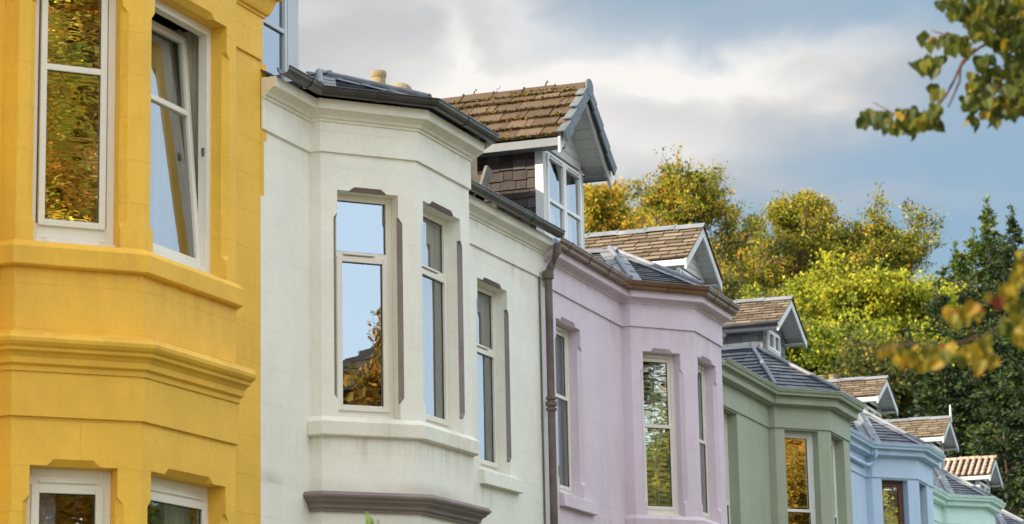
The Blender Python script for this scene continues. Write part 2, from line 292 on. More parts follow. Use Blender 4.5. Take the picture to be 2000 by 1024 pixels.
# ------------------------------------------------------------------ mesh builder
class MB:
    def __init__(s): s.v = []; s.f = []; s.m = []; s.uv = []; s.r = []
    def face(s, pts, mi=0, uv=None, r=0.5):
        k = len(s.v); s.v += [tuple(p) for p in pts]; s.f.append(tuple(range(k, k+len(pts)))); s.m.append(mi)
        s.uv.append(uv if uv else [(p[0], p[2]) for p in pts]); s.r.append(r)
    def hexa(s, P, mi=0, r=.5):    # P: 4 bottom, 4 top corners, shared verts
        k = len(s.v); s.v += [tuple(p) for p in P]
        for q in ((3, 2, 1, 0), (4, 5, 6, 7), (0, 1, 5, 4), (1, 2, 6, 5), (2, 3, 7, 6), (3, 0, 4, 7)):
            s.f.append(tuple(k+i for i in q)); s.m.append(mi); s.uv.append([(P[i][0]+P[i][1], P[i][2]) for i in q]); s.r.append(r)
    def box(s, x0, y0, z0, x1, y1, z1, mi=0, r=.5, T=None):
        P = [(x0, y0, z0), (x1, y0, z0), (x1, y1, z0), (x0, y1, z0), (x0, y0, z1), (x1, y0, z1), (x1, y1, z1), (x0, y1, z1)]
        if T: P = [T(*p) for p in P]
        s.hexa(P, mi, r)
    def sweep(s, path, prof, mi=0, close=True):
        """path: plan polyline (street side on its right); prof: closed (outward, z) polygon"""
        rings = []
        for i, p in enumerate(path):
            n = []
            for a, b in ((i-1, i), (i, i+1)):
                if a < 0 or b >= len(path): continue
                dx, dy = path[b][0]-path[a][0], path[b][1]-path[a][1]; L = math.hypot(dx, dy); n.append((dy/L, -dx/L))
            if len(n) == 2:
                mx, my = n[0][0]+n[1][0], n[0][1]+n[1][1]; q = mx*n[0][0]+my*n[0][1]; mx /= q; my /= q
            else: mx, my = n[0]
            rings.append([(p[0]+mx*d, p[1]+my*d, z) for d, z in prof])
        k = len(s.v); N = len(prof)
        for rg in rings: s.v += rg
        L = 0
        for i in range(len(path)-1):
            L2 = L+math.hypot(path[i+1][0]-path[i][0], path[i+1][1]-path[i][1])
            for j in range(N):
                a, b = k+i*N+j, k+i*N+(j+1) % N
                s.f.append((a, b, b+N, a+N)); s.m.append(mi); s.uv.append([(L, prof[j][1]), (L, prof[(j+1) % N][1]), (L2, prof[(j+1) % N][1]), (L2, prof[j][1])]); s.r.append(.5)
            L = L2
        if close:
            s.f.append(tuple(k+j for j in range(N))[::-1]); s.m.append(mi); s.uv.append([(0, 0)]*N); s.r.append(.5)
            s.f.append(tuple(k+(len(path)-1)*N+j for j in range(N))); s.m.append(mi); s.uv.append([(0, 0)]*N); s.r.append(.5)
    def tube(s, pts, rad, n=10, mi=0, r=.5):
        pts = [Vector(p) for p in pts]; rad = rad if isinstance(rad, (list, tuple)) else [rad]*len(pts)
        k = len(s.v)
        ref = Vector((0, 0, 1))
        for i, p in enumerate(pts):
            t = (pts[min(i+1, len(pts)-1)]-pts[max(i-1, 0)]).normalized()
            if abs(t.dot(ref)) > .95: a = t.cross(Vector((1, 0, 0))).normalized()
            else: a = t.cross(ref).normalized()
            b = t.cross(a)
            for j in range(n):
                q = 2*pi*j/n; s.v.append(tuple(p+(a*cos(q)+b*sin(q))*rad[i]))
        for i in range(len(pts)-1):
            for j in range(n):
                a, b = k+i*n+j, k+i*n+(j+1) % n
                s.f.append((a, b, b+n, a+n)); s.m.append(mi); s.uv.append([(0, 0)]*4); s.r.append(r)
        for q in (range(k, k+n), range(k+(len(pts)-1)*n, k+len(pts)*n)):
            s.f.append(tuple(q)); s.m.append(mi); s.uv.append([(0, 0)]*n); s.r.append(r)
    def lathe(s, c, prof, n=20, mi=0):
        k = len(s.v)
        for rd, z in prof:
            for j in range(n): s.v.append((c[0]+rd*cos(2*pi*j/n), c[1]+rd*sin(2*pi*j/n), c[2]+z))
        for i in range(len(prof)-1):
            for j in range(n):
                a, b = k+i*n+j, k+i*n+(j+1) % n
                s.f.append((a, b, b+n, a+n)); s.m.append(mi); s.uv.append([(0, 0)]*4); s.r.append(.5)
    def build(s, name, mats, parent=None, smooth=False, bevel=0, fixn=True):
        me = bpy.data.meshes.new(name); me.from_pydata(s.v, [], s.f)
        for m_ in (mats if isinstance(mats, (list, tuple)) else [mats]): me.materials.append(M[m_])
        me.polygons.foreach_set('material_index', s.m)
        uvl = me.uv_layers.new(name='UVMap'); uvl.data.foreach_set('uv', np.array([c for f in s.uv for c in f], dtype=np.float32).ravel())
        a = me.attributes.new('rnd', 'FLOAT', 'FACE'); a.data.foreach_set('value', np.array(s.r, dtype=np.float32))
        if fixn:
            import bmesh
            bm = bmesh.new(); bm.from_mesh(me); bmesh.ops.recalc_face_normals(bm, faces=bm.faces); bm.to_mesh(me); bm.free()
        if smooth: me.polygons.foreach_set('use_smooth', [True]*len(me.polygons))
        me.update()
        o = bpy.data.objects.new(name, me); col.objects.link(o)
        if parent: o.parent = parent
        if bevel:
            b = o.modifiers.new('bevel', 'BEVEL'); b.width = bevel; b.segments = 2; b.limit_method = 'ANGLE'; b.angle_limit = R(30)
        if smooth == 'auto':
            pass
        return o

def seg_T(p0, p1):
    """frame of one wall face: u along it, d depth inwards, z up"""
    L = math.hypot(p1[0]-p0[0], p1[1]-p0[1]); ux, uy = (p1[0]-p0[0])/L, (p1[1]-p0[1])/L
    return lambda u, d, z: (p0[0]+ux*u-uy*d, p0[1]+uy*u+ux*d, z)

# ------------------------------------------------------------------ walls with openings
def opening_outline(u0, u1, z0, z1, c, t=.05, a=.14, b=.20, e=.16):
    w_ = u1-u0; e = e*w_+.02
    P = [(u0, z0), (u1, z0)]
    if c:
        P += [(u1, z0+a), (u1+c, z0+a+t), (u1+c, z1-b-t), (u1, z1-b)]
    P += [(u1, z1)]
    if c: P += [(u1-e, z1), (u1-e-t, z1+c), (u0+e+t, z1+c), (u0+e, z1)]
    P += [(u0, z1)]
    if c: P += [(u0, z1-b), (u0-c, z1-b-t), (u0-c, z0+a+t), (u0, z0+a)]
    return P
def wall_face(mb, p0, p1, z0, z1, ops, s0=0, chamf=.045, rev=.20, chm=0, revm=0):
    T = seg_T(p0, p1); L = math.hypot(p1[0]-p0[0], p1[1]-p0[1])
    outer = [(0, z0), (L, z0), (L, z1), (0, z1)]
    loops = [outer]
    for o in ops:
        c = o.get('c', chamf); P = opening_outline(*o['r'], c); loops.append(P[::-1])
        u0, u1, a0, a1 = o['r']; Q = [(min(max(u, u0), u1), min(max(z, a0), a1)) for u, z in P]
        n = len(P); rv = o.get('rev', rev); cd_ = c if c else .02
        for i in range(n):
            j = (i+1) % n
            ch = (P[i] != Q[i]) or (P[j] != Q[j])
            ch = chm if ch else revm
            mb.face([T(P[i][0], 0, P[i][1]), T(P[j][0], 0, P[j][1]), T(Q[j][0], cd_, Q[j][1]), T(Q[i][0], cd_, Q[i][1])], ch)
            mb.face([T(Q[i][0], cd_, Q[i][1]), T(Q[j][0], cd_, Q[j][1]), T(Q[j][0], rv, Q[j][1]), T(Q[i][0], rv, Q[i][1])], revm)
    pts = [p for l in loops for p in l]
    tris = tessellate_polygon([[Vector((p[0], p[1], 0)) for p in l] for l in loops])
    for t in tris:
        mb.face([T(pts[i][0], 0, pts[i][1]) for i in t], 0, [(s0+pts[i][0], pts[i][1]) for i in t])

# ------------------------------------------------------------------ windows
def frame_bars(mb, T, u0, u1, z0, z1, d, wd, dp, mi=0):
    mb.box(u0, d, z0, u0+wd, d+dp, z1, mi, T=T); mb.box(u1-wd, d, z0, u1, d+dp, z1, mi, T=T)
    mb.box(u0+wd, d+.001, z0, u1-wd, d+dp-.001, z0+wd, mi, T=T); mb.box(u0+wd, d+.001, z1-wd, u1-wd, d+dp-.001, z1, mi, T=T)
def pane(par, T, u0, u1, z0, z1, d, m_):
    mb = MB(); mb.face([T(u0, d, z0), T(u1, d, z0), T(u1, d, z1), T(u0, d, z1)])
    return mb.build('pane', m_, par, fixn=False)
def curtain(par, T, u0, u1, z0, z1, d, m_='curtain_cream', folds=5, amp=.035, taper=0, name='curtain'):
    mb = MB(); n = folds*10; k = 8
    for j in range(k+1):
        q = j/k
        for i in range(n+1):
            f = i/n; u = u0+(u1-u0)*f + taper*(1-q)*(1 if taper > 0 else 1)*(1-f if taper > 0 else f)
            p = f*folds*2*pi
            mb.v.append(T(u, d+amp*sin(p)+amp*.4*sin(p*2.3+1+q), z0+(z1-z0)*q))
    for j in range(k):
        for i in range(n):
            a = j*(n+1)+i; mb.f.append((a, a+1, a+n+2, a+n+1)); mb.m.append(0); mb.uv.append([(0, 0)]*4); mb.r.append(.5)
    return mb.build(name, m_, par, smooth=True, fixn=False)
def blind_sheet(par, T, u0, u1, z0, z1, d, m_, name='blind'):
    mb = MB(); mb.box(u0, d, z0, u1, d+.006, z1, T=T); return mb.build(name, m_, par)
def window(house, T, r, style='two_light', fm='upvc_cream', gm='pane_sky', d=.14, cur=(), split=.30, label=None):
    u0, u1, z0, z1 = r; mb = MB(); fr = .055; H = z1-z0
    frame_bars(mb, T, u0, u1, z0+.03, z1, d, fr, .07)
    # cill nosing and head trim
    mb.box(u0-.0, d-.05, z0, u1+.0, d+.07, z0+.035, T=T)
    panes = []
    a0, a1, b0, b1 = u0+fr, u1-fr, z0+.03+fr, z1-fr
    if style == 'two_light':                       # fixed light above an opening light
        zt = b1-(b1-b0)*split
        mb.box(a0, d+.002, zt-.025, a1, d+.068, zt+.025, T=T)
        panes.append((a0, a1, zt+.025, b1, d+.03))
        frame_bars(mb, T, a0-.008, a1+.008, b0-.008, zt-.017, d-.018, .05, .05)
        mb.box(a0+.12*(a1-a0), d-.030, zt-.006, a1-.25*(a1-a0), d-.002, zt+.014, T=T)   # trickle vent
        panes.append((a0+.042, a1-.042, b0+.042, zt-.067, d+.012))
    elif style == 'sash':                          # meeting rail near the middle
        zt = b0+(b1-b0)*split
        frame_bars(mb, T, a0, a1, zt-.02, b1, d+.012, .04, .04)
        frame_bars(mb, T, a0-.005, a1+.005, b0, zt+.02, d-.008, .042, .045)
        mb.box(a0+.04, d-.02, b1+.01, a1-.04, d, b1+.026, T=T)
        panes += [(a0+.04, a1-.04, zt+.02, b1-.04, d+.03), (a0+.037, a1-.037, b0+.042, zt-.022, d+.012)]
    elif style == 'plain':
        frame_bars(mb, T, a0, a1, b0, b1, d-.012, .05, .05); panes.append((a0+.05, a1-.05, b0+.05, b1-.05, d+.015))
    elif style == 'three':                         # wide outer frame, big sash with its own bar
        frame_bars(mb, T, a0+.012, a1-.012, b0+.06, b1-.0, d-.02, .045, .05); mb.box(a0-.001, d+.003, b0-.002, a1+.001, d+.06, b0+.075, T=T)
        zt = b0+(b1-b0)*split
        mb.box(a0+.04, d-.015, zt-.022, a1-.04, d+.03, zt+.022, T=T)
        for q in (.14, .80): mb.box(u0+q*(u1-u0), d-.065, z0+.045, u0+q*(u1-u0)+.035, d-.05, z0+.060, T=T)
        panes += [(a0+.055, a1-.055, zt+.02, b1-.043, d+.005), (a0+.055, a1-.055, b0+.105, zt-.02, d+.005)]
    elif style == 'vent_top':
        mb.box(a0-.001, d+.003, b1-.062, a1+.001, d+.05, b1+.001, T=T); mb.box(a0+.05, d-.012, b1-.045, a1-.05, d+.01, b1-.028, T=T)
        frame_bars(mb, T, a0+.0, a1-.0, b0, b1-.06, d-.014, .055, .05); panes.append((a0+.055, a1-.055, b0+.05, b1-.115, d+.01))
    elif style == 'bare':
        pass
    o = mb.build('window', fm, house, bevel=.004)
    if label: o['label'] = label
    # dark glazing gasket round each pane
    for p in panes:
        pane(o, T, *p, gm)
    if panes:
        for (x0, x1, y0, y1, dd) in panes:
            gk = MB(); frame_bars(gk, T, x0, x1, y0, y1, dd-.006, .007, .004); gk.build('gasket', 'rubber', o)
    for c_ in cur: c_(o)
    return o
def lining(path, seg_ops, W, ztop, zfloor, zceil):
    """plastered inner face of the street wall with its openings, back wall, floor and ceiling"""
    mb = MB(); t = .162; inn = offset_path(path, -t); yb = 2.6
    for i in range(len(path)-1):
        a, b = path[i], path[i+1]; L = math.hypot(b[0]-a[0], b[1]-a[1]); ux, uy = (b[0]-a[0])/L, (b[1]-a[1])/L
        T = seg_T(a, b); ua = (inn[i][0]-a[0])*ux+(inn[i][1]-a[1])*uy; ub = (inn[i+1][0]-a[0])*ux+(inn[i+1][1]-a[1])*uy
        if ub-ua < .02: continue
        loops = [[(ua, .05), (ub, .05), (ub, ztop), (ua, ztop)]]
        for o in seg_ops.get(i, []):
            u0, u1, z0, z1 = o['r']; loops.append([(u0, z0), (u0, z1), (u1, z1), (u1, z0)])
        pts = [p for l in loops for p in l]
        for tr in tessellate_polygon([[Vector((p[0], p[1], 0)) for p in l] for l in loops]): mb.face([T(pts[k][0], t, pts[k][1]) for k in tr])
    mb.face([(.03, yb, .05), (W-.03, yb, .05), (W-.03, yb, ztop), (.03, yb, ztop)])
    for x in (.03, W-.03): mb.face([(x, .2, .05), (x, yb, .05), (x, yb, ztop), (x, .2, ztop)])
    for z in (zfloor, zceil): mb.face([(p[0], p[1], z) for p in inn]+[(W-.03, yb, z), (.03, yb, z)])
    return mb

# ------------------------------------------------------------------ tiling
def clip2(poly, cp):
    out = poly
    n = len(cp)
    for i in range(n):
        a, b = cp[i], cp[(i+1) % n]; inp = out; out = []
        if not inp: break
        def sd(p): return (b[0]-a[0])*(p[1]-a[1])-(b[1]-a[1])*(p[0]-a[0])
        for j in range(len(inp)):
            p, q = inp[j], inp[(j+1) % len(inp)]; sp, sq = sd(p), sd(q)
            if sp >= 0: out.append(p)
            if (sp > 0 and sq < 0) or (sp < 0 and sq > 0):
                t = sp/(sp-sq); out.append((p[0]+(q[0]-p[0])*t, p[1]+(q[1]-p[1])*t))
    return out
def tile_slope(mb, poly, e, h=.2, wd=.25, th=.012, jit=.012, off=0, mi=0, stagger=.5, ragged=0, gap=.003):
    """slates laid in courses on a planar polygon; e = direction of the eaves; poly[0] on the eaves"""
    P = [Vector(p) for p in poly]; e = Vector(e).normalized()
    n = None
    for i in range(1, len(P)-1):
        q = (P[i]-P[0]).cross(P[i+1]-P[0])
        if q.length > 1e-6: n = q.normalized(); break
    if n.z < 0 or (abs(n.z) < 1e-4 and n.y > 0): n = -n
    f = n.cross(e).normalized()
    if f.z < 0: f = -f
    o = P[0]; pl = [((p-o).dot(e), (p-o).dot(f)) for p in P]
    ar = sum(pl[i][0]*pl[(i+1) % len(pl)][1]-pl[(i+1) % len(pl)][0]*pl[i][1] for i in range(len(pl)))
    if ar < 0: pl = pl[::-1]
    u0, u1 = min(p[0] for p in pl), max(p[0] for p in pl); v0, v1 = min(p[1] for p in pl), max(p[1] for p in pl)
    def X(u, v, k): return tuple(o+e*u+f*v+n*(k+off))
    # underlay
    mb.face([X(u, v, 0) for u, v in pl], mi, r=0)
    v = v0; row = 0
    while v < v1:
        u = u0-wd*(stagger*(row % 2)+random.random()*.08)-.02
        while u < u1:
            ww = wd*(1+random.uniform(-jit, jit)*6)
            dv = random.uniform(-1, 1)*ragged
            vb = v+dv; vt = min(v+h*1.02, v1+.001)
            cp = clip2([(u+gap, vb), (u+ww-gap, vb), (u+ww-gap, vt), (u+gap, vt)], pl)
            if len(cp) >= 3:
                lift = th*(random.uniform(.85, 1.35) if th < .03 else random.uniform(.9, 1.12)); r_ = random.uniform(.1, 1); sk = random.uniform(-.25, .25)*th
                top = [X(a, b, .001+lift*(1-(b-vb)/(h*1.05))+sk*(a-u)/ww+.002) for a, b in cp]
                bot = [X(a, b, 0) for a, b in cp]
                mb.face(top, mi, r=r_)
                for i in range(len(cp)):
                    j = (i+1) % len(cp); mb.face([bot[i], bot[j], top[j], top[i]], mi, r=.1)
            u += ww
        v += h; row += 1
def strip(mb, a, b, width_dir, wd, th, n, mi=0):
    """flat bar from a to b, widening along width_dir, thickness along n"""
    a, b, width_dir, n = Vector(a), Vector(b), Vector(width_dir).normalized(), Vector(n).normalized()
    P = [a, b, b+width_dir*wd, a+width_dir*wd]
    mb.hexa([tuple(p) for p in P]+[tuple(p+n*th) for p in P], mi)
def ridge_caps(mb, a, b, n1d, n2d, wd=.13, th=.02, seg=.45, mi=0):
    """angled ridge pieces from a to b; n1d,n2d run down the two slopes"""
    a, b, n1d, n2d = Vector(a), Vector(b), Vector(n1d).normalized(), Vector(n2d).normalized()
    L = (b-a).length; k = max(1, round(L/seg)); d = (b-a)/L
    up_ = -(n1d+n2d).normalized()
    for i in range(k):
        p = a+d*(L*i/k); q = a+d*(L*(i+1)/k+.015); lift = up_*(.012+.008*(i % 2))
        for nd in (n1d, n2d):
            P = [p+lift, q+lift, q+lift+nd*wd, p+lift+nd*wd]
            mb.hexa([tuple(x) for x in P]+[tuple(x+up_*th) for x in P], mi)
        mb.tube([q+lift+n1d*wd*.95+up_*th, q+lift+up_*(th+.006), q+lift+n2d*wd*.95+up_*th], .014, 6, mi)

# ------------------------------------------------------------------ houses
CANT = R(41)
PITCH_R = math.tan(R(30))
def offset_path(path, d):
    out = []
    for i, p in enumerate(path):
        n = []
        for a, b in ((i-1, i), (i, i+1)):
            if a < 0 or b >= len(path): continue
            dx, dy = path[b][0]-path[a][0], path[b][1]-path[a][1]; L = math.hypot(dx, dy); n.append((dy/L, -dx/L))
        if len(n) == 2:
            mx, my = n[0][0]+n[1][0], n[0][1]+n[1][1]; q = mx*n[0][0]+my*n[0][1]; mx /= q; my /= q
        else: mx, my = n[0]
        out.append((p[0]+mx*d, p[1]+my*d))
    return out
def gutter(house, path, z, m_, out=.14, kind='half', name='gutter', bands=None):
    if kind == 'half':
        R_ = .062; pr = [(out+R_-R_*cos(a), z-R_*1.05*sin(a)) for a in np.linspace(0, pi, 9)]
        inn = [(out+R_-(R_-.009)*cos(a), z-(R_-.009)*1.05*sin(a)) for a in np.linspace(pi, 0, 9)]
        prof = pr+[(out+2*R_+.008, z), (out+2*R_+.008, z+.010), (out+2*R_-.012, z+.010)]+inn[1:-1]+[(out+.010, z+.004), (out, z+.004)]
    elif kind == 'ogee':
        o = [(0, -.095), (.055, -.095), (.062, -.085), (.066, -.060), (.082, -.046), (.092, -.030), (.093, -.014), (.103, -.010), (.103, .004), (.092, .006), (.083, -.002), (.083, -.028), (.055, -.055), (.050, -.086), (.008, -.086), (.008, 0), (0, 0)]
        prof = [(out+a, z+b) for a, b in o]
    mb = MB(); mb.sweep(path, prof); g_ = mb.build(name, m_, house, bevel=.002)
    if bands:
        full = [(d+ (0.006 if d > out+.02 else 0), zz-(.006 if zz < z-.03 else 0)+(.004 if zz > z-.02 else 0)) for d, zz in prof]
        for i in range(len(path)-1):
            a, b = path[i], path[i+1]; L = math.hypot(b[0]-a[0], b[1]-a[1])
            if L < .4: continue
            k = max(1, round(L/bands)); 
            for j in range(k):
                t = (j+.5)/k; hw = .022/L; bb = MB()
                bb.sweep([(a[0]+(b[0]-a[0])*(t-hw), a[1]+(b[1]-a[1])*(t-hw)), (a[0]+(b[0]-a[0])*(t+hw), a[1]+(b[1]-a[1])*(t+hw))], full)
                bb.build('gutter_joint', m_, g_)
    return g_

def moss_line(mb, a, b, n, k, rad=.012, spread=.012):
    a, b, n = Vector(a), Vector(b), Vector(n)
    for i in range(k):
        p = a.lerp(b, random.random())+Vector([random.gauss(0, spread) for _ in range(3)])*.8+n*random.uniform(0, .012)
        r_ = rad*random.uniform(.5, 1.5); c = [Vector((random.uniform(-1, 1), random.uniform(-1, 1), random.uniform(-1, 1))).normalized()*r_ for _ in range(3)]
        q = c[0].cross(c[1]).normalized()*r_
        T_ = [p+c[0], p+c[1], p-c[0]*.8-c[1]*.5, p+q, p-q]
        for f in ((0, 1, 3), (1, 2, 3), (2, 0, 3), (1, 0, 4), (2, 1, 4), (0, 2, 4)): mb.face([T_[i_] for i_ in f], r=random.random())

def dormer(house, x0, x1, yw, yb, zb, ze, za, zroof, tiles='slate_brown', cheek='slate_grey', gable='board', frame_m='upvc_white', post_m='board_white', post=.055, big=False, ovx=.20, win='pair', ridge_m='lead', tail=False, nets=True, verge=False, finial=False, orange=False, zgut=False):
    """gabled dormer: walls x0..x1, window wall at yw, bargeboards at yb; zroof(y) main roof height"""
    xm = (x0+x1)/2
    d = MB()     # cheeks and front structure
    def yroof(z): return (z-zroof(0))/PITCH_R
    zs_ = max(zb, zroof(yw+.02)); 
    d.box(x0+.002, yw+.03, zs_-.25, x1-.002, yroof(ze)-.1, zs_-.2); d.box(x0+.002, yroof(ze)-.2, zs_-.2, x1-.002, yroof(ze)-.1, ze)
    for xs in (x0, x1):
        d.face([(xs, yw+.02, zs_-.25), (xs, yw+.02, ze+.05), (xs, yroof(ze+.05), ze+.05), (xs, yroof(ze+.05), zs_-.25)])
    body = d.build('dormer', 'slate_dark' if cheek == 'slate_dark' else 'slate_grey', house)
    for xs, sg in ((x0, -1), (x1, 1)):
        ck = MB()
        poly = [(xs, yw, zs_-.15), (xs, yroof(ze+.06), zs_-.15), (xs, yroof(ze+.06), ze+.06), (xs, yw, ze+.06)]
        tmp = MB(); h_, w_ = (.112, .15) if cheek == 'slate_dark' else (.14, .26)
        tile_slope(tmp, poly, (0, 1, 0), h_, w_, .014 if cheek == 'slate_dark' else .008, .05 if cheek == 'slate_dark' else .01, ragged=.012 if cheek == 'slate_dark' else 0)
        # lay on the outside whichever way the plane normal came out
        for i, v in enumerate(tmp.v):
            tmp.v[i] = (xs+sg*(abs(v[0]-xs)+.003), v[1], v[2])
        k = len(ck.v); ck.v += tmp.v; ck.f += [tuple(a+k for a in f) for f in tmp.f]; ck.m += tmp.m; ck.uv += tmp.uv; ck.r += tmp.r
        ck.build('cheek_slates', cheek, body)
    # front: corner posts, window, gable boarding
    fb = MB(); zt = ze-.02
    slope = (za-ze)/((x1-x0)/2+ovx)
    zap = ze+slope*((x1-x0)/2+ovx)-.06
    if gable == 'board':
        n = 7; zz0 = zt
        fb.box(x0-.034, yw-.035, zb-.1, x0+post, yw+.06, zt); fb.box(x1-post, yw-.035, zb-.1, x1+.02, yw+.06, zt)
        hb = (zap-zz0)/n
        for i in range(n):
            zA, zB = zz0+hb*i, zz0+hb*(i+1)
            hw = lambda z: max(.001, (zap-z)/slope)
            a, b = min(hw(zA), (x1-x0)/2+.02), min(hw(zB), (x1-x0)/2+.02)
            y = yw-.02
            fb.hexa([(xm-a, y, zA), (xm+a, y, zA), (xm+a, y+.03, zA), (xm-a, y+.03, zA), (xm-b, y+.010, zB), (xm+b, y+.010, zB), (xm+b, y+.03, zB), (xm-b, y+.03, zB)])
        fb.build('gable_boarding', post_m, body)
    else:
        zs0 = zb-.1
        hw = (x1-x0)/2
        poly = [(x0, yw, zs0), (x1, yw, zs0), (x1, yw, min(zap, ze+slope*ovx)), (xm, yw, zap), (x0, yw, min(zap, ze+slope*ovx))]
        tile_slope(fb, poly, (1, 0, 0), .14, .24, .010, .01)
        fb.build('gable_slates', cheek, body)
    T = lambda u, dd, z: (u, yw+dd, z)
    wf = MB(); panes = []
    if win == 'pair':
        zw1 = zt-.04; a, b = x0+post, x1-post
        frame_bars(wf, T, a, b, zb+.02, zw1, -.03, .04, .07)
        nC = 2
        for i in range(nC):
            p, q = a+.04+(b-a-.08)*i/nC, a+.04+(b-a-.08)*(i+1)/nC
            frame_bars(wf, T, p+.006, q-.006, zb+.06, zw1-.04, -.05, .045, .05)
            zm = zb+.06+(zw1-.1-zb)*.5
            wf.box(p+.05, -.045, zm-.02, q-.05, -.005, zm+.02, T=T)
            wf.box(p+.1, -.062, zw1-.062, q-.1, -.045, zw1-.045, T=T)
            panes += [(p+.048, q-.048, zm+.018, zw1-.082), (p+.048, q-.048, zb+.102, zm-.018)]
    else:
        zw1 = zt-.10 if gable == 'board' else ze-.02
        zw0 = zb+.05 if gable == 'board' else ze-.38
        a, b = (x0+post, x1-post) if gable == 'board' else (x0+.18, x1-.48)
        frame_bars(wf, T, a, b, zw0, zw1, -.04, .045, .07)
        for i in range(2):
            p, q = a+.03+(b-a-.06)*i/2, a+.03+(b-a-.06)*(i+1)/2
            frame_bars(wf, T, p+.004, q-.004, zw0+.03, zw1-.03, -.055, .04, .05); panes.append((p+.042, q-.042, zw0+.068, zw1-.068))
    wo = wf.build('window_frame', frame_m, body, bevel=.003)
    for (p, q, z0_, z1_) in panes: pane(body, T, p, q, z0_, z1_, -.02, 'pane_sky' if not orange else 'pane_clear')
    bk = MB(); bk.box(x0+.05, yw+.5, zb-.1, x1-.05, yw+.52, ze, T=None); bk.build('room_back', 'orange_blind' if orange else 'room_wall', body)
    if orange:
        blind_sheet(body, T, x0+.2, x1-.5, ze-.40, ze-.03, .06, 'orange_blind')
    elif win == 'pair' and nets:
        for i in range(2):
            p, q = x0+.08+(x1-x0-.16)*i/2, x0+.08+(x1-x0-.16)*(i+1)/2
            blind_sheet(body, T, p+.02, q-.02, zb, zt-.62, .07, 'net_curtain')
        curtain(body, T, x1-.45, x1-.07, zb, zt, .12, 'curtain_grey', 4)
    # roof slopes
    el, er = x0-ovx, x1+ovx
    yR, yE = yroof(za)+.05, yroof(ze)+.05
    rf = MB()
    h_, w_, th = (.245, .30, .034) if big else (.135, .25, .022); gp_ = .006 if big else .008
    tile_slope(rf, [(el, yb, ze), (el, yE, ze), (xm, yR, za), (xm, yb, za)], (0, 1, 0), h_, w_, th, .004 if big else .03, ragged=.003 if big else .008, stagger=.5, gap=gp_)
    tile_slope(rf, [(er, yb, ze), (er, yE, ze), (xm, yR, za), (xm, yb, za)], (0, 1, 0), h_, w_, th, .004 if big else .03, ragged=.003 if big else .008, gap=gp_)
    ro = rf.build('roof_tiles', tiles, body)
    if tail:   # pantiles: rolls running down the slope
        pt = MB()
        for sx, ex in ((1, el), (-1, er)):
            dv = Vector((xm-ex, 0, za-ze)); L = dv.length; dv.normalize(); nn = Vector((-dv.z*sx, 0, abs(dv.x)))
            y = yb+.06
            while y < yE+1:
                a = Vector((ex, y, ze))+nn*.02; ymax = yE+(yR-yE)
                f1 = min(1, max(0, (yR-y)/(yR-yE))) if y > yE else 1
                s0 = 0 if y < yE else (y-yE)/(yR-yE)
                if s0 < .95:
                    m_ = 5
                    for i in range(m_):
                        q0, q1 = max(i/m_, s0), (i+1)/m_
                        if q1 > q0: pt.tube([a+dv*L*q0+nn*.018, a+dv*L*q1], .042, 8)
                y += .15
        pt.build('pantile_rolls', 'pantile', body, smooth=True)
    rc = MB(); sl_l = Vector((el-xm, 0, ze-za)); sl_r = Vector((er-xm, 0, ze-za))
    ridge_caps(rc, (xm, yb-.01, za+.02), (xm, yR, za+.02), sl_l, sl_r, .12 if not big else .15, .02, .45 if not big else .40)
    rc.build('ridge_cap', ridge_m, body, bevel=.003)
    # bargeboards, soffit planks, side fascias
    bh = .12 if not big else .135
    for ex in (el, er):
        bb = MB(); so_ = MB()
        dv = Vector((xm-ex, 0, za-ze)); dv.normalize(); nn = Vector((-dv.z if dv.x > 0 else dv.z, 0, abs(dv.x)))
        a = Vector((ex, yb+.02, ze))-nn*.012; b = Vector((xm, yb+.02, za))-nn*.012
        L = (b-a).length
        inn = -nn
        P0 = [a-dv*.02, b, b+Vector((0, 0, -bh/abs(dv.x))), a-dv*.02+Vector((0, 0, -bh/abs(dv.x)))]
        bb.hexa([tuple(p) for p in P0]+[tuple(p+Vector((0, .03, 0))) for p in P0])
        k = 9
        for i in range(k):
            p = a+dv*(L*i/k)+inn*.05; q = a+dv*(L*(i+1)/k-.006)+inn*.05
            yy = yb+.052
            Q = [p, q, q+inn*.012, p+inn*.012]
            so_.hexa([(v.x, yy, v.z) for v in Q]+[(v.x, yw-.005, v.z) for v in Q])
        bb.build('bargeboard', 'board_white', body, bevel=.003); so_.build('soffit', 'board_white', body)
    for ex, sg in ((el, 1), (er, -1)):
        fa = MB()
        z0_ = ze-.02; ymax = yroof(ze-.1)
        fa.box(min(ex, ex+sg*.03), yb+.055, z0_-(.095 if big else .085), max(ex, ex+sg*.03), ymax, z0_)
        fa.box(min(ex+sg*.031, ex+sg*ovx), yb+.056, z0_-(.085 if big else .08), max(ex+sg*.031, ex+sg*ovx), ymax, z0_-(.075 if big else .065))
        if big:
            fa.box(min(ex, ex+sg*.20)-.0, yb+.021, z0_-.09, max(ex, ex+sg*.20), yb+.054, z0_-.02)
        fa.build('fascia', 'fascia_grey' if verge else 'board_white', body, bevel=.003)
    if zgut:
        for ex, sg in ((el, -1), (er, 1)):
            mg = MB(); mg.tube([(ex+sg*.045, yb+.03, ze-.03), (ex+sg*.045, yE-.1, ze-.03)], .045, 10)
            mg.build('gutter', 'cast_iron', body, smooth=True)
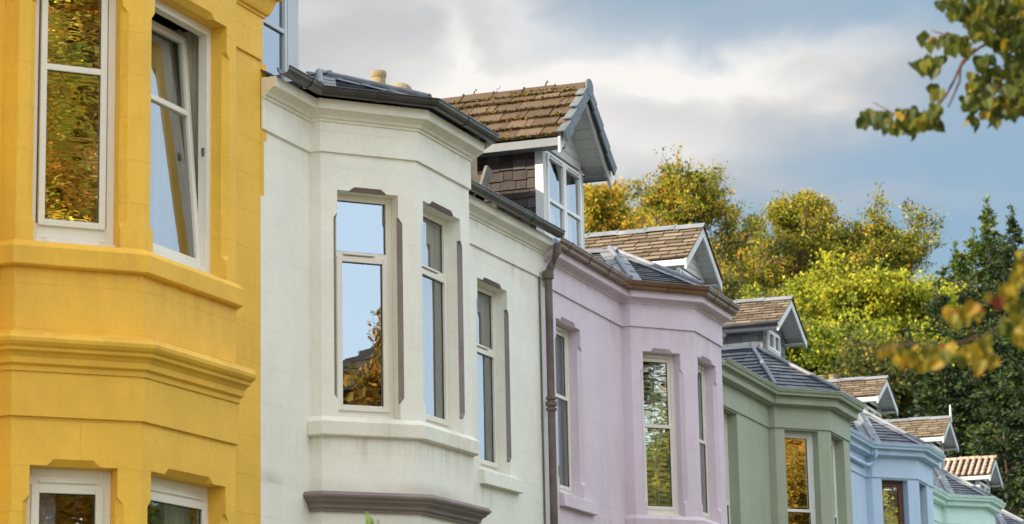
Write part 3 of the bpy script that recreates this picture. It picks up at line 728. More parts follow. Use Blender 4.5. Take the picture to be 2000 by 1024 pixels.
    if verge:
        vg = MB()
        for ex in (el, er):
            dv = Vector((xm-ex, 0, za-ze)); L = dv.length; dv.normalize(); nn = Vector((-dv.z if dv.x > 0 else dv.z, 0, abs(dv.x)))
            k = 4
            for i in range(k):
                s0, s1 = L*i/k, L*(i+1)/k+.02
                a = Vector((ex, yb, ze))+dv*s0+nn*.055; b = Vector((ex, yb, ze))+dv*s1+nn*.018
                # side face piece hanging over the bargeboard and a lip on top of the tiles
                P = [a, b, b-nn*.14, a-nn*.15]
                vg.hexa([(p.x, yb-.045, p.z) for p in P]+[(p.x, yb-.018, p.z) for p in P])
                P = [a, b, b-nn*.02, a-nn*.02]
                vg.hexa([(p.x, yb-.0179, p.z) for p in P]+[(p.x, yb+.055, p.z) for p in P])
        P = []
        for q in range(10):
            an = pi*q/9; P.append((xm+.115*cos(an), yb-.05, za-.015+.095*sin(an)))
        P = [(xm-.11, yb-.05, za-.13), (xm+.11, yb-.05, za-.13)]+P
        k = len(vg.v); nP = len(P); vg.v += P+[(p[0], yb-.02, p[2]) for p in P]
        for q in ([tuple(k+i for i in range(nP)), tuple(k+nP+i for i in range(nP))]+[(k+i, k+(i+1) % nP, k+nP+(i+1) % nP, k+nP+i) for i in range(nP)]):
            vg.f.append(q); vg.m.append(0); vg.uv.append([(0, 0)]*len(q)); vg.r.append(.5)
        vg.build('verge_tile', 'verge_grey', body, bevel=.004)
        ms = MB(); dv = Vector((xm-el, 0, za-ze)); L = dv.length; dv.normalize(); nn = Vector((-dv.z, 0, dv.x))
        k = int(L/.245)+1
        for i in range(k+1):
            s_ = min(i*.245, L-.13); base = Vector((el, 0, ze))+dv*s_+nn*.03
            y1 = yE+(yR-yE)*s_/L
            cnt = 330 if i < k else 120
            moss_line(ms, base+Vector((0, yb+.05, 0)), base+Vector((0, y1, 0)), nn, cnt, .011, .010)
            if i >= k-1:
                moss_line(ms, base+Vector((0, yb+.1, 0))+dv*.05, base+Vector((0, yb+1.0, 0))+dv*.06, nn, 110, .010, .02)
        for _ in range(36):   # clumps in the upright joints
            i = random.randrange(k); y = yb+.06+.3*random.randrange(14)+.15*(i % 2); s_ = i*.245
            base = Vector((el, y, ze))+dv*s_+nn*.03
            moss_line(ms, base, base+dv*.2, nn, 16, .008, .006)
        mo = ms.build('moss_and_shade', 'moss_and_shade', body, fixn=False); mo['kind'] = 'stuff'
    if finial:
        fn = MB(); fn.tube([(xm, yb+.0, za-.1), (xm, yb, za+.28)], [.03, .016], 8); fn.build('finial', 'board_white', body)
    return body

def lead_hip(mb, a, b, s1, s2, wd=.14, roll=.032):
    """lead roll along a hip with a flat wing on each slope; s1,s2 point down-slope away from the hip"""
    a, b, s1, s2 = Vector(a), Vector(b), Vector(s1).normalized(), Vector(s2).normalized(); d = (b-a).normalized()
    L = (b-a).length; k = max(2, round(L/.42))
    for i in range(k):
        p = a+d*L*i/k; q = a+d*(L*(i+1)/k+.02)
        for s_ in (s1, s2):
            n = d.cross(s_).normalized()
            if n.z < 0: n = -n
            P = [p+n*.022, q+n*(.026), q+s_*wd+n*.026, p+s_*wd+n*.022]
            mb.hexa([tuple(x) for x in P]+[tuple(x+n*.006) for x in P])
        n = Vector((0, 0, 1)); mb.tube([p+n*.042, q+n*.046], roll, 10)
        for s_ in (s1, s2):
            n2 = d.cross(s_).normalized(); n2 = n2 if n2.z > 0 else -n2
            mb.tube([q+n2*.034, q+s_*wd+n2*.034], .008, 6)

def bay_roof(house, path, bx, zE, apex, slates='slate_blue', ridge_m='lead', rise_m=None, out=.15, zroof=None, hipwings=.14, course=.17):
    """hipped roof over the canted bay; path indices bx..bx+4 are return, A start, A/B corner, B end, A' end"""
    E = offset_path(path, out)
    q, c, e, g_ = [Vector((*E[bx+i], zE)) for i in range(4)]
    q.y = min(q.y, E[bx][1]); ax, ay, az_ = apex; ap = Vector(apex)
    yb = (az_-zroof(0))/PITCH_R; back = Vector((ax, yb+.1, az_))
    lq = Vector((E[bx-1][0], E[bx-1][1]+.05, zE)) if True else q
    rq = Vector((E[bx+4][0], E[bx+4][1]+.05, zE))
    mb = MB()
    tile_slope(mb, [c, e, ap], (e-c), course, .26, .016, .02)
    tile_slope(mb, [q, c, ap], (c-q), course, .26, .016, .02)
    tile_slope(mb, [e, g_, ap], (g_-e), course, .26, .016, .02)
    tile_slope(mb, [q, ap, back], (0, 1, 0), course, .26, .016, .02)
    tile_slope(mb, [g_, ap, back], (0, 1, 0), course, .26, .016, .02)
    r_ = mb.build('bay_roof', slates, house)
    ld = MB()
    for (p, s1, s2) in ((c, (q-c), (e-c)), (e, (c-e), (g_-e)), (q, (c-q), (back-q)), (g_, (e-g_), (back-g_))):
        d = (ap-p).normalized()
        def perp(v):
            v = Vector(v); v = v-d*v.dot(d); return v.normalized()
        lead_hip(ld, p, ap, perp(s1), perp(s2), hipwings)
    dl = Vector((q.x-ax, 0, zE-az_)); dr = Vector((g_.x-ax, 0, zE-az_))
    ridge_caps(ld, ap+Vector((0, -.12, .03)), back+Vector((0, 0, .03)), dl, dr, .16, .014, .5)
    ld.build('lead_flashing', ridge_m, r_, smooth=False)
    return r_

def house(origin, ang, label, paint, trim, path, segs, bx, lv, W, gut, bayapex, gutter_z=None, band_mid=None, chm=None, roof_top=10.3,
          cat='terraced house', sill_blocks=(), seg_ops=None, style=None, depth=9.6, frieze=.022, cornice='cove', mid_m=None, roof=True, wrap=False, group='terraced houses in the painted row'):
    """lv: dict of levels. seg_ops: {segment index: [opening dict]}"""
    h = empty('terraced_house', (origin[0], origin[1], 0), ang)
    tag(h, label, cat, group)
    # --- wall
    mb = MB(); s = 0
    ztop = lv['wall_top']
    for i in range(len(path)-1):
        a, b = path[i], path[i+1]; L = math.hypot(b[0]-a[0], b[1]-a[1])
        wall_face(mb, a, b, 0, ztop, (seg_ops or {}).get(i, []), s, chamf=lv.get('ch', .04), rev=.16, chm=1 if chm else 0)
        s += L
    mb.box(path[-1][0]-.004, path[-1][1]+.004, 0, path[-1][0]-.002, depth, ztop)
    mb.box(path[0][0]+.002, path[0][1]+.004, 0, path[0][0]+.004, depth, ztop)
    mb.box(.01, depth-.02, 0, W-.01, depth, ztop)
    mb.build('wall', [paint, chm or paint], h)
    # --- rooms
    if seg_ops: lining(path, seg_ops, W, ztop-.02, lv.get('sill1', 4.4)-.75, lv['string']+.12 if lv['string'] < 7.4 else 7.62).build('room_lining', 'room_wall', h, fixn=False)
    # --- windows
    for i, ops in (seg_ops or {}).items():
        T = seg_T(path[i], path[i+1])
        for o in ops:
            if o.get('custom'): o['custom'](h, T, o['r']); continue
            window(h, T, o['r'], o.get('style', 'two_light'), o.get('fm', 'upvc_cream'), o.get('gm', 'pane_sky'), cur=[(lambda w_, f=f, T=T, r=o['r']: f(w_, T, r)) for f in o.get('cur', [])], split=o.get('split', .3))
    # --- frieze above the string line, cornice, gutter
    zs, zc, zt = lv['string'], lv['corn0'], lv['corn1']
    mb = MB(); mb.sweep(path, [(-.02, zs), (frieze, zs), (frieze, zs+.012), (frieze, zc+.01), (-.02, zc+.01)]); mb.build('frieze', paint, h, bevel=.004)
    mb = MB()
    if cornice == 'cove':
        pr = [(-.02, zc), (frieze+.012, zc), (frieze+.016, zc+.022), (frieze+.034, zc+.028), (frieze+.045, zc+.05), (.105, zt-.098), (.118, zt-.09), (.138, zt-.09), (.142, zt-.084), (.142, zt), (-.02, zt)]
    else:
        pr = [(-.02, zc), (frieze+.05, zc), (frieze+.055, zc+.012), (.135, zc+.02), (.14, zc+.026), (.14, zt-.03), (.155, zt-.025), (.155, zt), (-.02, zt)]
    mb.sweep(path+([(path[-1][0], 2.5)] if wrap else []), pr); mb.build('cornice', trim, h, bevel=.003)
    if gut:
        gutter(h, path, gutter_z or zt+.085, **gut)
    # --- mid string courses on the bay only
    bay = path[bx-1:bx+5]
    if 'sill0' in lv:
        z0, z1 = lv['sill0'], lv['sill1']
        mb = MB(); mb.sweep(bay, [(-.02, z0), (.035, z0), (.052, z0+.012), (.055, z1-.045), (.045, z1-.035), (.008, z1), (-.02, z1)]); mb.build('sill_band', trim, h, bevel=.004)
    if 'mid0' in lv:
        z0, z1 = lv['mid0'], lv['mid1']; q = z1-z0
        mb = MB(); mb.sweep(bay, [(-.02, z0), (.03, z0), (.034, z0+.14*q), (.058, z0+.20*q), (.062, z0+.36*q), (.080, z0+.46*q), (.105, z0+.52*q), (.108, z0+.60*q), (.128, z0+.66*q), (.142, z0+.74*q), (.146, z0+.84*q), (.134, z0+.93*q), (.128, z1), (-.02, z1+.02)])
        mb.build('moulding', mid_m or trim, h, bevel=.002)
    if 'string2' in lv:
        z0, z1 = lv['string2'], lv['mid0']
        mb = MB(); mb.sweep(bay, [(-.02, z0), (.02, z0), (.02, z1), (-.02, z1)]); mb.build('frieze', paint, h, bevel=.003)
    for (i, u0, u1, z0, z1) in sill_blocks:
        T = seg_T(path[i], path[i+1]); mb = MB()
        P = [(u0, -.065, z0), (u1, -.065, z0), (u1, .02, z0), (u0, .02, z0), (u0, -.055, z1-.02), (u1, -.055, z1-.02), (u1, .02, z1), (u0, .02, z1)]
        mb.hexa([T(*p) for p in P]); mb.build('sill', trim, h, bevel=.006)
    # --- main roof
    zr0 = (gutter_z or zt+.085)-.01
    zroof = lambda y: zr0+PITCH_R*y
    if roof:
        mb = MB(); yr = (roof_top-zr0)/PITCH_R
        tile_slope(mb, [(0, -.05, zroof(-.05)), (W, -.05, zroof(-.05)), (W, yr, roof_top), (0, yr, roof_top)], (1, 0, 0), .2, .3, .014, .02)
        mb.face([(0, yr, roof_top), (W, yr, roof_top), (W, depth+.1, zt), (0, depth+.1, zt)])
        ridge_caps(mb, (0, yr, roof_top+.02), (W, yr, roof_top+.02), (0, -1, -.5), (0, 1, -.5), .14, .02, .45)
        mb.build('roof', 'slate_blue', h)
    if bayapex: bay_roof(h, path, bx, zr0+.012, bayapex, zroof=zroof, **(style or {}))
    return h, zroof

def bay_path(W, xs, B=1.22, A=.91, ret=.11, y2=0, x_end=None):
    dx, dy = A*cos(CANT), A*sin(CANT)
    return [(0, 0), (xs, 0), (xs, -ret), (xs+dx, -ret-dy), (xs+dx+B, -ret-dy), (xs+2*dx+B, -ret), (xs+2*dx+B, y2), (W, y2)]

# ===== yellow house
zA = (5.25, 7.2)
def cur_y(w_, T, r):
    pass
def tilt_window(h, T, r):
    """open tilt-and-turn window: the sash leans inwards at the top"""
    u0, u1, z0, z1 = r; d = .13; mb = MB()
    frame_bars(mb, T, u0, u1, z0+.03, z1, d, .065, .075); mb.box(u0, d-.06, z0, u1, d+.07, z0+.035, T=T)
    mb.box(u0+.0651, d+.03, z0+.1, u0+.072, d+.07, z1-.07, T=T)
    mb.box(u1-.18, d-.018, z0+.05, u1-.12, d-.002, z0+.075, T=T)
    o = mb.build('window', 'upvc_cream', h, bevel=.004); o['label'] = 'tilted open window with cream frame'
    hw = MB()
    for z in (z0+.95,): hw.box(u1-.078, d+.02, z, u1-.0655, d+.04, z+.06, T=T)
    hw.build('hinge_keep', 'lead_dark', o)
    a = R(4.4); zp = z0+.10; dp = d+.04
    T2 = lambda u, dd, z: T(u, dp+dd*cos(a)+(z-zp)*sin(a), zp+(z-zp)*cos(a)-dd*sin(a))
    s_ = MB(); a0, a1, b0, b1 = u0+.06, u1-.065, z0+.10, z1-.06
    frame_bars(s_, T2, a0, a1, b0, b1, 0, .055, .05); zt = b0+(b1-b0)*.66
    s_.box(a0+.055, .002, zt-.022, a1-.055, .048, zt+.022, T=T2)
    s_.build('sash', 'upvc_cream', o, bevel=.004)
    pane(o, T2, a0+.05, a1-.05, zt+.02, b1-.05, .025, 'pane_sky'); pane(o, T2, a0+.05, a1-.05, b0+.05, zt-.02, .025, 'pane_sky')
    Ts = lambda u, dd, z: T(u, dd+(u1+.10-u)*.62, z)
    curtain(o, Ts, u1-.36, u1+.10, z0+.02, z1, .27, 'curtain_cream', 6, .022)
    curtain(o, T, u0+.02, u1+.1, z0+.02, z1-.03, .62, 'net_curtain', 9, .012)
yp = bay_path(6.6, 2.73, 1.39, .91)
lvY = dict(wall_top=8.25, string=7.53, corn0=7.90, corn1=8.16, sill0=5.07, sill1=5.25, mid0=4.35, mid1=4.60, string2=4.045, ch=.045)
cY = lambda w_, T, r: curtain(w_, T, r[0]+.05, r[1]-.3, r[2], r[3], .34, 'net_curtain', 4, .015)
yops = {2: [dict(r=(.13, .745, *zA), style='three', gm='pane_mirror', split=.66),
            dict(r=(.13, .745, 1.7, 3.72), style='vent_top', gm='pane_half', cur=[lambda w_, T, r: curtain(w_, T, r[0], r[0]+.28, r[2], r[3], .3, 'net_curtain', 3, .015)])],
        3: [dict(r=(.14, 1.235, *zA), custom=tilt_window),
            dict(r=(.14, 1.235, 1.7, 3.72), style='vent_top', gm='pane_clear', cur=[lambda w_, T, r: curtain(w_, T, r[1]-.35, r[1]-.03, r[2], r[3], .3, 'curtain_cream', 4, .02)])],
        4: [dict(r=(.13, .745, *zA), style='three', split=.66), dict(r=(.13, .745, 1.7, 3.72), style='vent_top')]}
hY, zrY = house((11.67, 9.3), 0, 'yellow painted end house with a tilted open window and mouldings round its bay', 'yellow_paint', 'yellow_trim', yp, None, 2, lvY, 6.6, None, None,
                seg_ops=yops, roof_top=11.1, frieze=.02, wrap=True)
mb = MB(); mb.sweep(yp+[(6.6, 2.5)], [(-.02, 8.16), (.17, 8.16), (.19, 8.19), (.20, 8.26), (.235, 8.30), (.25, 8.34), (.25, 8.40), (-.02, 8.42)]); mb.build('eaves_moulding', 'yellow_trim', hY, bevel=.004)
mb = MB()   # yellow paint lapping over the white wall, and the exposed corner stones
mb.box(6.60, -.004, 6.86, 6.70, .05, 7.52); mb.box(6.60, -.003, 6.38, 6.655, .05, 6.858); mb.build('wall_edge', 'yellow_paint', hY)

# ===== white house
wp = bay_path(7.165, .92, 1.22, .914, .11, y2=.2)
lvW = dict(wall_top=7.30, string=6.945, corn0=7.21, corn1=7.385, sill0=4.47, sill1=4.64, mid0=3.83, mid1=3.99, ch=.038)
zW = (4.64, 6.62)
cl = lambda a, b, m_='curtain_grey', f=4, dd=.235, amp=.02: (lambda w_, T, r: curtain(w_, T, r[0]+a*(r[1]-r[0]), r[0]+b*(r[1]-r[0]), r[2], r[3], dd, m_, f, amp))
bl = lambda a, b, m_='blind_grey', dd=.225: (lambda w_, T, r: blind_sheet(w_, T, r[0]+.02, r[1]-.02, r[2]+a*(r[3]-r[2]), r[2]+b*(r[3]-r[2]), dd, m_))
wops = {2: [dict(r=(.155, .735, *zW), style='two_light', split=.26, gm='pane_mirrorish'), dict(r=(.155, .735, 1.3, 3.3), style='two_light')],
        3: [dict(r=(.14, 1.0, *zW), style='two_light', split=.26, cur=[cl(.0, .75, 'net_curtain', 5, .26, .01), cl(.62, 1.3, 'curtain_cream', 6)]), dict(r=(.14, 1.0, 1.3, 3.3))],
        4: [dict(r=(.155, .735, *zW), split=.26), dict(r=(.155, .735, 1.3, 3.3))],
        6: [dict(r=(5.25-3.52, 6.08-3.52, 4.68, 6.63), style='two_light', split=.33, cur=[bl(0, .64), cl(.7, 1.3)])]}
glass('pane_mirrorish', .46, (.86, .90, .93))
hW, zrW = house((18.27, 9.3), 0, 'white painted house with brown picked-out stonework and black gutters', 'white_paint', 'white_trim', wp, None, 2, lvW, 7.165,
                dict(m_='cast_iron', out=.15, kind='half', bands=1.9), (2.22, .52, 8.02), gutter_z=7.452, seg_ops=wops, chm='brown_paint', mid_m='brown_paint',
                sill_blocks=[(6, 5.22-3.52, 6.30-3.52, 4.51, 4.67)], style=dict(out=.16))
dormer(hW, .55, 2.10,   .72, .38, 7.62, 9.15, 10.2, zrW, tiles='tile_brown', cheek='slate_dark', big=True, nets=False, post_m='panel_grey', post=.20, frame_m='panel_grey')

# ===== pink house and the rest, on a facade turned by 1.7 degrees
PA = R(1.7); P0 = (25.435, 9.5)
def row(x): return (P0[0]+x*cos(PA), P0[1]+x*sin(PA))
pp = bay_path(6.9, 2.88, 1.27, .91, .115)
lvP = dict(wall_top=7.25, string=6.88, corn0=7.155, corn1=7.305, sill0=4.45, sill1=4.62, mid0=3.8, mid1=3.98, ch=.045)
zP = (4.62, 6.59)
def shutter(w_, T, r):
    mb = MB(); u0, u1, z0, z1 = r; a, b = u0+.05, u1-.05; m_ = (a+b)/2
    for p, q in ((a, m_-.005), (m_+.005, b)):
        for x in (p, q-.035): mb.box(x, .20, z0+.05, x+.035, .225, z1-.05, T=T)
        for zz in (z0+.05, (z0+z1)/2, z1-.1): mb.box(p+.035, .201, zz, q-.035, .224, zz+.05, T=T)
        z = z0+.13
        while z < z1-.15:
            P = [T(p+.036, .195, z), T(q-.036, .195, z), T(q-.036, .202, z+.004), T(p+.036, .202, z+.004), T(p+.036, .227, z+.045), T(q-.036, .227, z+.045), T(q-.036, .233, z+.041), T(p+.036, .233, z+.041)]
            mb.hexa(P); z += .062
    mb.build('shutter', 'shutter_white', w_)
pops = {0: [dict(r=(.42, 1.28, 4.66, 6.59), style='sash', split=.58, cur=[bl(0, 1)], gm='pane_clear')],
        2: [dict(r=(.165, .70, *zP), style='sash', split=.55, gm='pane_half', cur=[shutter]), dict(r=(.165, .70, 1.3, 3.3))],
        3: [dict(r=(.13, .96, *zP), style='sash', split=.5, cur=[cl(.3, 1.3, 'curtain_grey', 8)]), dict(r=(.13, .96, 1.3, 3.3))],
        4: [dict(r=(.165, .70, *zP), style='sash', split=.5)]}
hP, zrP = house(P0, PA, 'pink painted house with brown gutter and a big mossy tiled dormer above it', 'pink_paint', 'pink_trim', pp, None, 2, lvP, 6.9,
                dict(m_='brown_gutter', out=.145, kind='ogee', bands=.8), (4.2, .52, 8.10), seg_ops=pops, sill_blocks=[(0, .40, 1.60, 4.50, 4.66)], style=dict(out=.15, course=.11), gutter_z=7.395)
dormer(hP, .68, 2.10, .22, -.12, 7.45, 8.67, 9.48, zrP, tiles='tile_brown', cheek='slate_dark', big=True, ovx=.24, verge=True, ridge_m='tile_brown')
mb = MB(); mb.hexa([(-.46, .58, 7.80), (-.36, .56, 7.72), (-.35, .60, 7.72), (-.45, .62, 7.80), (-.10, .58, 8.27), (.02, .56, 8.22), (.03, .60, 8.22), (-.09, .62, 8.27)]); mb.build('prop_board', 'weathered_wood', hP, bevel=.004)
mb = MB(); mb.box(-.12, .78, 7.6, .13, 1.3, 8.5); mb.build('party_wall_stub', 'chimney_stone', hP, bevel=.02)

gp = bay_path(6.9, 3.16, 1.42, .97, .10)
lvG = dict(wall_top=7.0, string=6.535, corn0=6.85, corn1=6.985, sill0=4.2, sill1=4.36, ch=0)
zG = (4.36, 6.515)
gop = {0: [dict(r=(.46, 1.36, *zG), style='sash', split=.4, c=0, cur=[cl(.5, 1.3)])],
       2: [dict(r=(.17, .77, *zG), style='sash', split=.45, gm='pane_mirror', fm='upvc_white', c=0)],
       3: [dict(r=(.14, 1.0, *zG), style='sash', split=.45, fm='upvc_white', c=0, cur=[cl(.4, 1.3)])],
       4: [dict(r=(.17, .77, *zG), style='sash', c=0)]}
hG, zrG = house(row(6.9), PA, 'sage green painted house with green gutter and shiny blue slate bay roof', 'green_paint', 'green_trim', gp, None, 2, lvG, 6.9,
                dict(m_='green_trim', out=.155, kind='ogee'), (4.56, .55, 7.98), seg_ops=gop, cornice='box', gutter_z=7.085, style=dict(out=.2, course=.15, hipwings=.02))
dormer(hG, .62, 2.06, .62, .36, 7.55, 8.60, 9.22, zrG, ovx=.22)

bp = bay_path(6.95, 3.1, 1.45, .97, .11)
bop = {2: [dict(r=(.20, .76, 4.5, 6.49), style='plain', fm='brown_frame', gm='pane_wavy', c=0, cur=[bl(0, 1, 'net_curtain')])],
       3: [dict(r=(.16, .85, 4.5, 6.49), style='plain', fm='brown_frame', c=0, cur=[cl(.3, 1.3)])],
       4: [dict(r=(.20, .76, 4.5, 6.49), style='plain', fm='brown_frame', c=0)],
       0: [dict(r=(.46, 1.3, 4.5, 6.49), style='plain', fm='brown_frame', c=0)]}
lvB = dict(wall_top=7.0, string=6.515, corn0=6.87, corn1=6.985, sill0=4.3, sill1=4.48, ch=0)
hB, zrB = house(row(13.8), PA, 'light blue painted house with brown window frames', 'blue_paint', 'blue_trim', bp, None, 2, lvB, 6.95,
                dict(m_='blue_trim', out=.155, kind='ogee'), (4.6, .45, 7.93), seg_ops=bop, cornice='box', gutter_z=7.08, style=dict(out=.18, course=.15, hipwings=.15, ridge_m='lead'))
dormer(hB, .12, 1.62, .97, .62, 7.60, 8.76, 9.30, zrB, cheek='slate_grey', gable='slate', win='small', ovx=.24, orange=True, zgut=True)
mb = MB(); mb.tube([(3.00, -.22, 7.0), (3.0, -.22, 6.86), (2.96, -.16, 6.74), (2.88, -.08, 6.70), (2.0, -.07, 6.70), (.8, -.07, 6.72)], .034, 10); mb.tube([(3.0, -.22, 7.03), (3.0, -.22, 6.98)], .044, 10); mb.build('downpipe', 'blue_trim', hB, smooth=True)

def far_house(i, x, W, xs, zo, label, pm, tm, dk):
    p = bay_path(W, xs, 1.35, .92, .11)
    lv = dict(wall_top=6.8+zo, string=6.34+zo, corn0=6.67+zo, corn1=6.79+zo, sill0=4.2+zo, sill1=4.36+zo, ch=0)
    z = (4.36+zo, 6.32+zo)
    op = {2: [dict(r=(.2, .74, *z), style='sash', split=.5, c=0, gm='pane_wavy', fm='upvc_white', cur=[bl(0, 1, 'net_curtain')])], 3: [dict(r=(.2, 1.0, *z), style='sash', split=.5, c=0)], 0: [dict(r=(.46, 1.3, *z), style='sash', split=.5, c=0)]}
    h, zr = house(row(x), PA, label, pm, tm, p, None, 2, lv, W, dict(m_=tm, out=.15, kind='ogee'), (xs+1.37, .35, 7.62+zo), seg_ops=op, cornice='box', gutter_z=6.88+zo, roof_top=10.1+zo, style=dict(out=.17, course=.14, hipwings=.15))
    dormer(h, zroof=zr, **dk); return h
far_house(4, 20.75, 6.95, 3.3, 0, 'pale mint green painted house next beyond the light blue one', 'mint_paint', 'mint_trim',
          dict(x0=.40, x1=1.9, yw=.85, yb=.5, zb=7.55, ze=8.52, za=8.98, win='small', frame_m='upvc_cream'))
h5 = far_house(5, 27.7, 6.9, 3.3, -.12, 'turquoise painted house last but one in the row', 'mint_paint', 'mint_trim',
          dict(x0=.30, x1=1.75, yw=.85, yb=.5, zb=7.5, ze=8.57, za=9.07, win='small', finial=True))
far_house(6, 34.6, 6.9, 3.3, -.2, 'farthest house of the row with a pantiled dormer', 'grey_paint', 'blue_trim',
          dict(x0=.10, x1=1.6, yw=.95, yb=.6, zb=7.4, ze=8.45, za=8.96, win='small', tail=True, tiles='slate_dark', ridge_m='pantile'))

# --- downpipe between white and pink (belongs to the pink house gutter)
mb = MB(); X_ = -.07
mb.tube([(X_+.02, -.20, 7.32), (X_+.02, -.19, 7.22), (X_, -.12, 7.06), (X_, -.09, 6.98)], .045, 12)
mb.tube([(X_, -.09, 7.0), (X_, -.09, .2)], .043, 12)
for z, r_, h_ in ((6.93, .062, .09), (6.99, .056, .02), (5.48, .060, .03), (5.53, .064, .05), (5.60, .058, .03), (3.9, .06, .08)):
    mb.tube([(X_, -.09, z), (X_, -.09, z+h_)], r_, 12)
mb.build('downpipe', 'pipe_brown', hP, smooth=False, bevel=.003)
mb = MB(); mb.tube([(X_-.075, -.012, 7.0), (X_-.075, -.012, .2)], .010, 6); mb.build('cable', 'pipe_brown', hP)

# --- chimney stacks with pots, on the party walls
def chimney(h, x, y, ztop, pots, stack_w=.9, depth_=.6):
    mb = MB(); mb.box(x-depth_/2, y-stack_w/2, 8.6, x+depth_/2, y+stack_w/2, ztop-.12); mb.box(x-depth_/2-.05, y-stack_w/2-.05, ztop-.12, x+depth_/2+.05, y+stack_w/2+.05, ztop)
    c = mb.build('chimney', 'chimney_stone', h, bevel=.01)
    for (dy, kind) in pots:
        p = MB()
        if kind == 'clay': p.lathe((x, y+dy, ztop), [(.0, 0), (.125, 0), (.12, .06), (.105, .10), (.10, .33), (.112, .35), (.118, .39), (.11, .43), (.08, .43), (.075, .2)], 20)
        elif kind == 'ribbed': p.lathe((x, y+dy, ztop), [(.15, 0)]+[(.13+.02*(k % 2), .05+.035*k) for k in range(10)]+[(.12, .42), (.08, .42)], 20)
        elif kind == 'cowl': p.lathe((x, y+dy, ztop), [(.17, 0), (.19, .04), (.17, .10), (.10, .14), (.09, .16), (.09, .30), (.11, .31), (.11, .34), (.0, .35)], 20)
        elif kind == 'low': p.lathe((x, y+dy, ztop), [(.2, 0), (.2, .10), (.17, .16), (.12, .20), (.0, .21)], 20)
        p.build('chimney_pot', 'clay' if kind != 'red' else 'clay_red', c, smooth=False)
chimney(hP, 6.9, 4.8, 11.22, [(-.34, 'low'), (-.02, 'clay')])
chimney(hG, 6.9, 4.8, 10.4, [(-.2, 'clay'), (.2, 'clay')])
chimney(hB, 6.95, 4.8, 10.5, [(-.2, 'clay'), (.2, 'clay')])

chimney(h5, 6.9, 4.6, 10.78, [(.28, 'ribbed'), (0, 'cowl'), (-.28, 'cowl')])

# ------------------------------------------------------------------ ground
def sheet(name, pts, z, m_, kind='structure'):
    mb = MB(); mb.face([(x, y, z) for x, y in pts]); o = mb.build(name, m_, fixn=False); tag(o, kind=kind); return o
def hillz(x, y):
    d = math.hypot(x-10, y*.9); t = min(1, max(0, (d-62)/95)); t = t*t*(3-2*t)
    ang = math.atan2(y, x); k = 1 if -1.2 < ang < 2.2 else .3
    return 21*t*k + (1.2*sin(x*.07)*cos(y*.09) if d > 80 else 0)*t
def ground():
    n = 90; ext = 420; mb = MB()
    g_ = np.linspace(-1, 1, n); g_ = np.sign(g_)*np.abs(g_)**1.6*ext
    for j in range(n):
        for i in range(n): mb.v.append((g_[i]+20, g_[j], hillz(g_[i]+20, g_[j])-.02))
    for j in range(n-1):
        for i in range(n-1):
            a = j*n+i; mb.f.append((a, a+1, a+n+1, a+n)); mb.m.append(0); mb.uv.append([(0, 0)]*4); mb.r.append(.5)
    o = mb.build('ground', 'earth', smooth=True, fixn=False); tag(o, kind='structure')
ground()
sheet('road', [(-60, -5.5), (70, -5.5), (70, 1.2), (-60, 1.2)], .0, 'asphalt')
mb = MB()
for i in range(14): mb.face([(-40+i*8, -2.2, .004), (-37+i*8, -2.2, .004), (-37+i*8, -2.1, .004), (-40+i*8, -2.1, .004)])
tag(mb.build('road_marking', 'line_paint', fixn=False), kind='structure')
for nm, y0, y1 in (('pavement', 1.32, 3.6), ('pavement', -8.0, -5.62)):
    mb = MB(); mb.box(-60, y0, -.05, 70, y1, .12); tag(mb.build(nm, 'paving'), kind='structure')
for y0 in (1.2, -5.62):
    mb = MB(); mb.box(-60, y0, -.05, 70, y0+.12, .125); tag(mb.build('kerb', 'kerb_stone'), kind='structure')

# ------------------------------------------------------------------ trees
def mesh_from(name, V, F, r, m_, parent=None, nper=4):
    me = bpy.data.meshes.new(name); V = np.asarray(V, np.float32); nf = len(F)
    me.vertices.add(len(V)); me.vertices.foreach_set('co', V.ravel())
    me.loops.add(nf*nper); me.loops.foreach_set('vertex_index', np.asarray(F, np.int32).ravel())
    me.polygons.add(nf); me.polygons.foreach_set('loop_start', np.arange(0, nf*nper, nper, dtype=np.int32))
    a = me.attributes.new('rnd', 'FLOAT', 'FACE'); a.data.foreach_set('value', np.asarray(r, np.float32))
    me.materials.append(M[m_]); me.update(calc_edges=True)
    o = bpy.data.objects.new(name, me); col.objects.link(o)
    if parent: o.parent = parent
    return o
def leaves(P, size, rr_, droop=.3, dirs=None, aspect=.75):
    """diamond leaves at points P"""
    n = len(P); a = rng.normal(size=(n, 3)) if dirs is None else dirs+rng.normal(size=(n, 3))*.45
    a[:, 2] -= droop; a /= np.linalg.norm(a, axis=1)[:, None]
    b = np.cross(a, rng.normal(size=(n, 3))); b /= np.linalg.norm(b, axis=1)[:, None]
    s = (size*rng.uniform(.6, 1.35, n))[:, None]
    V = np.stack([P, P+a*s*.5+b*s*.5*aspect, P+a*s, P+a*s*.5-b*s*.5*aspect], 1).reshape(-1, 3)
    F = np.arange(4*n).reshape(n, 4)
    return V, F, rr_
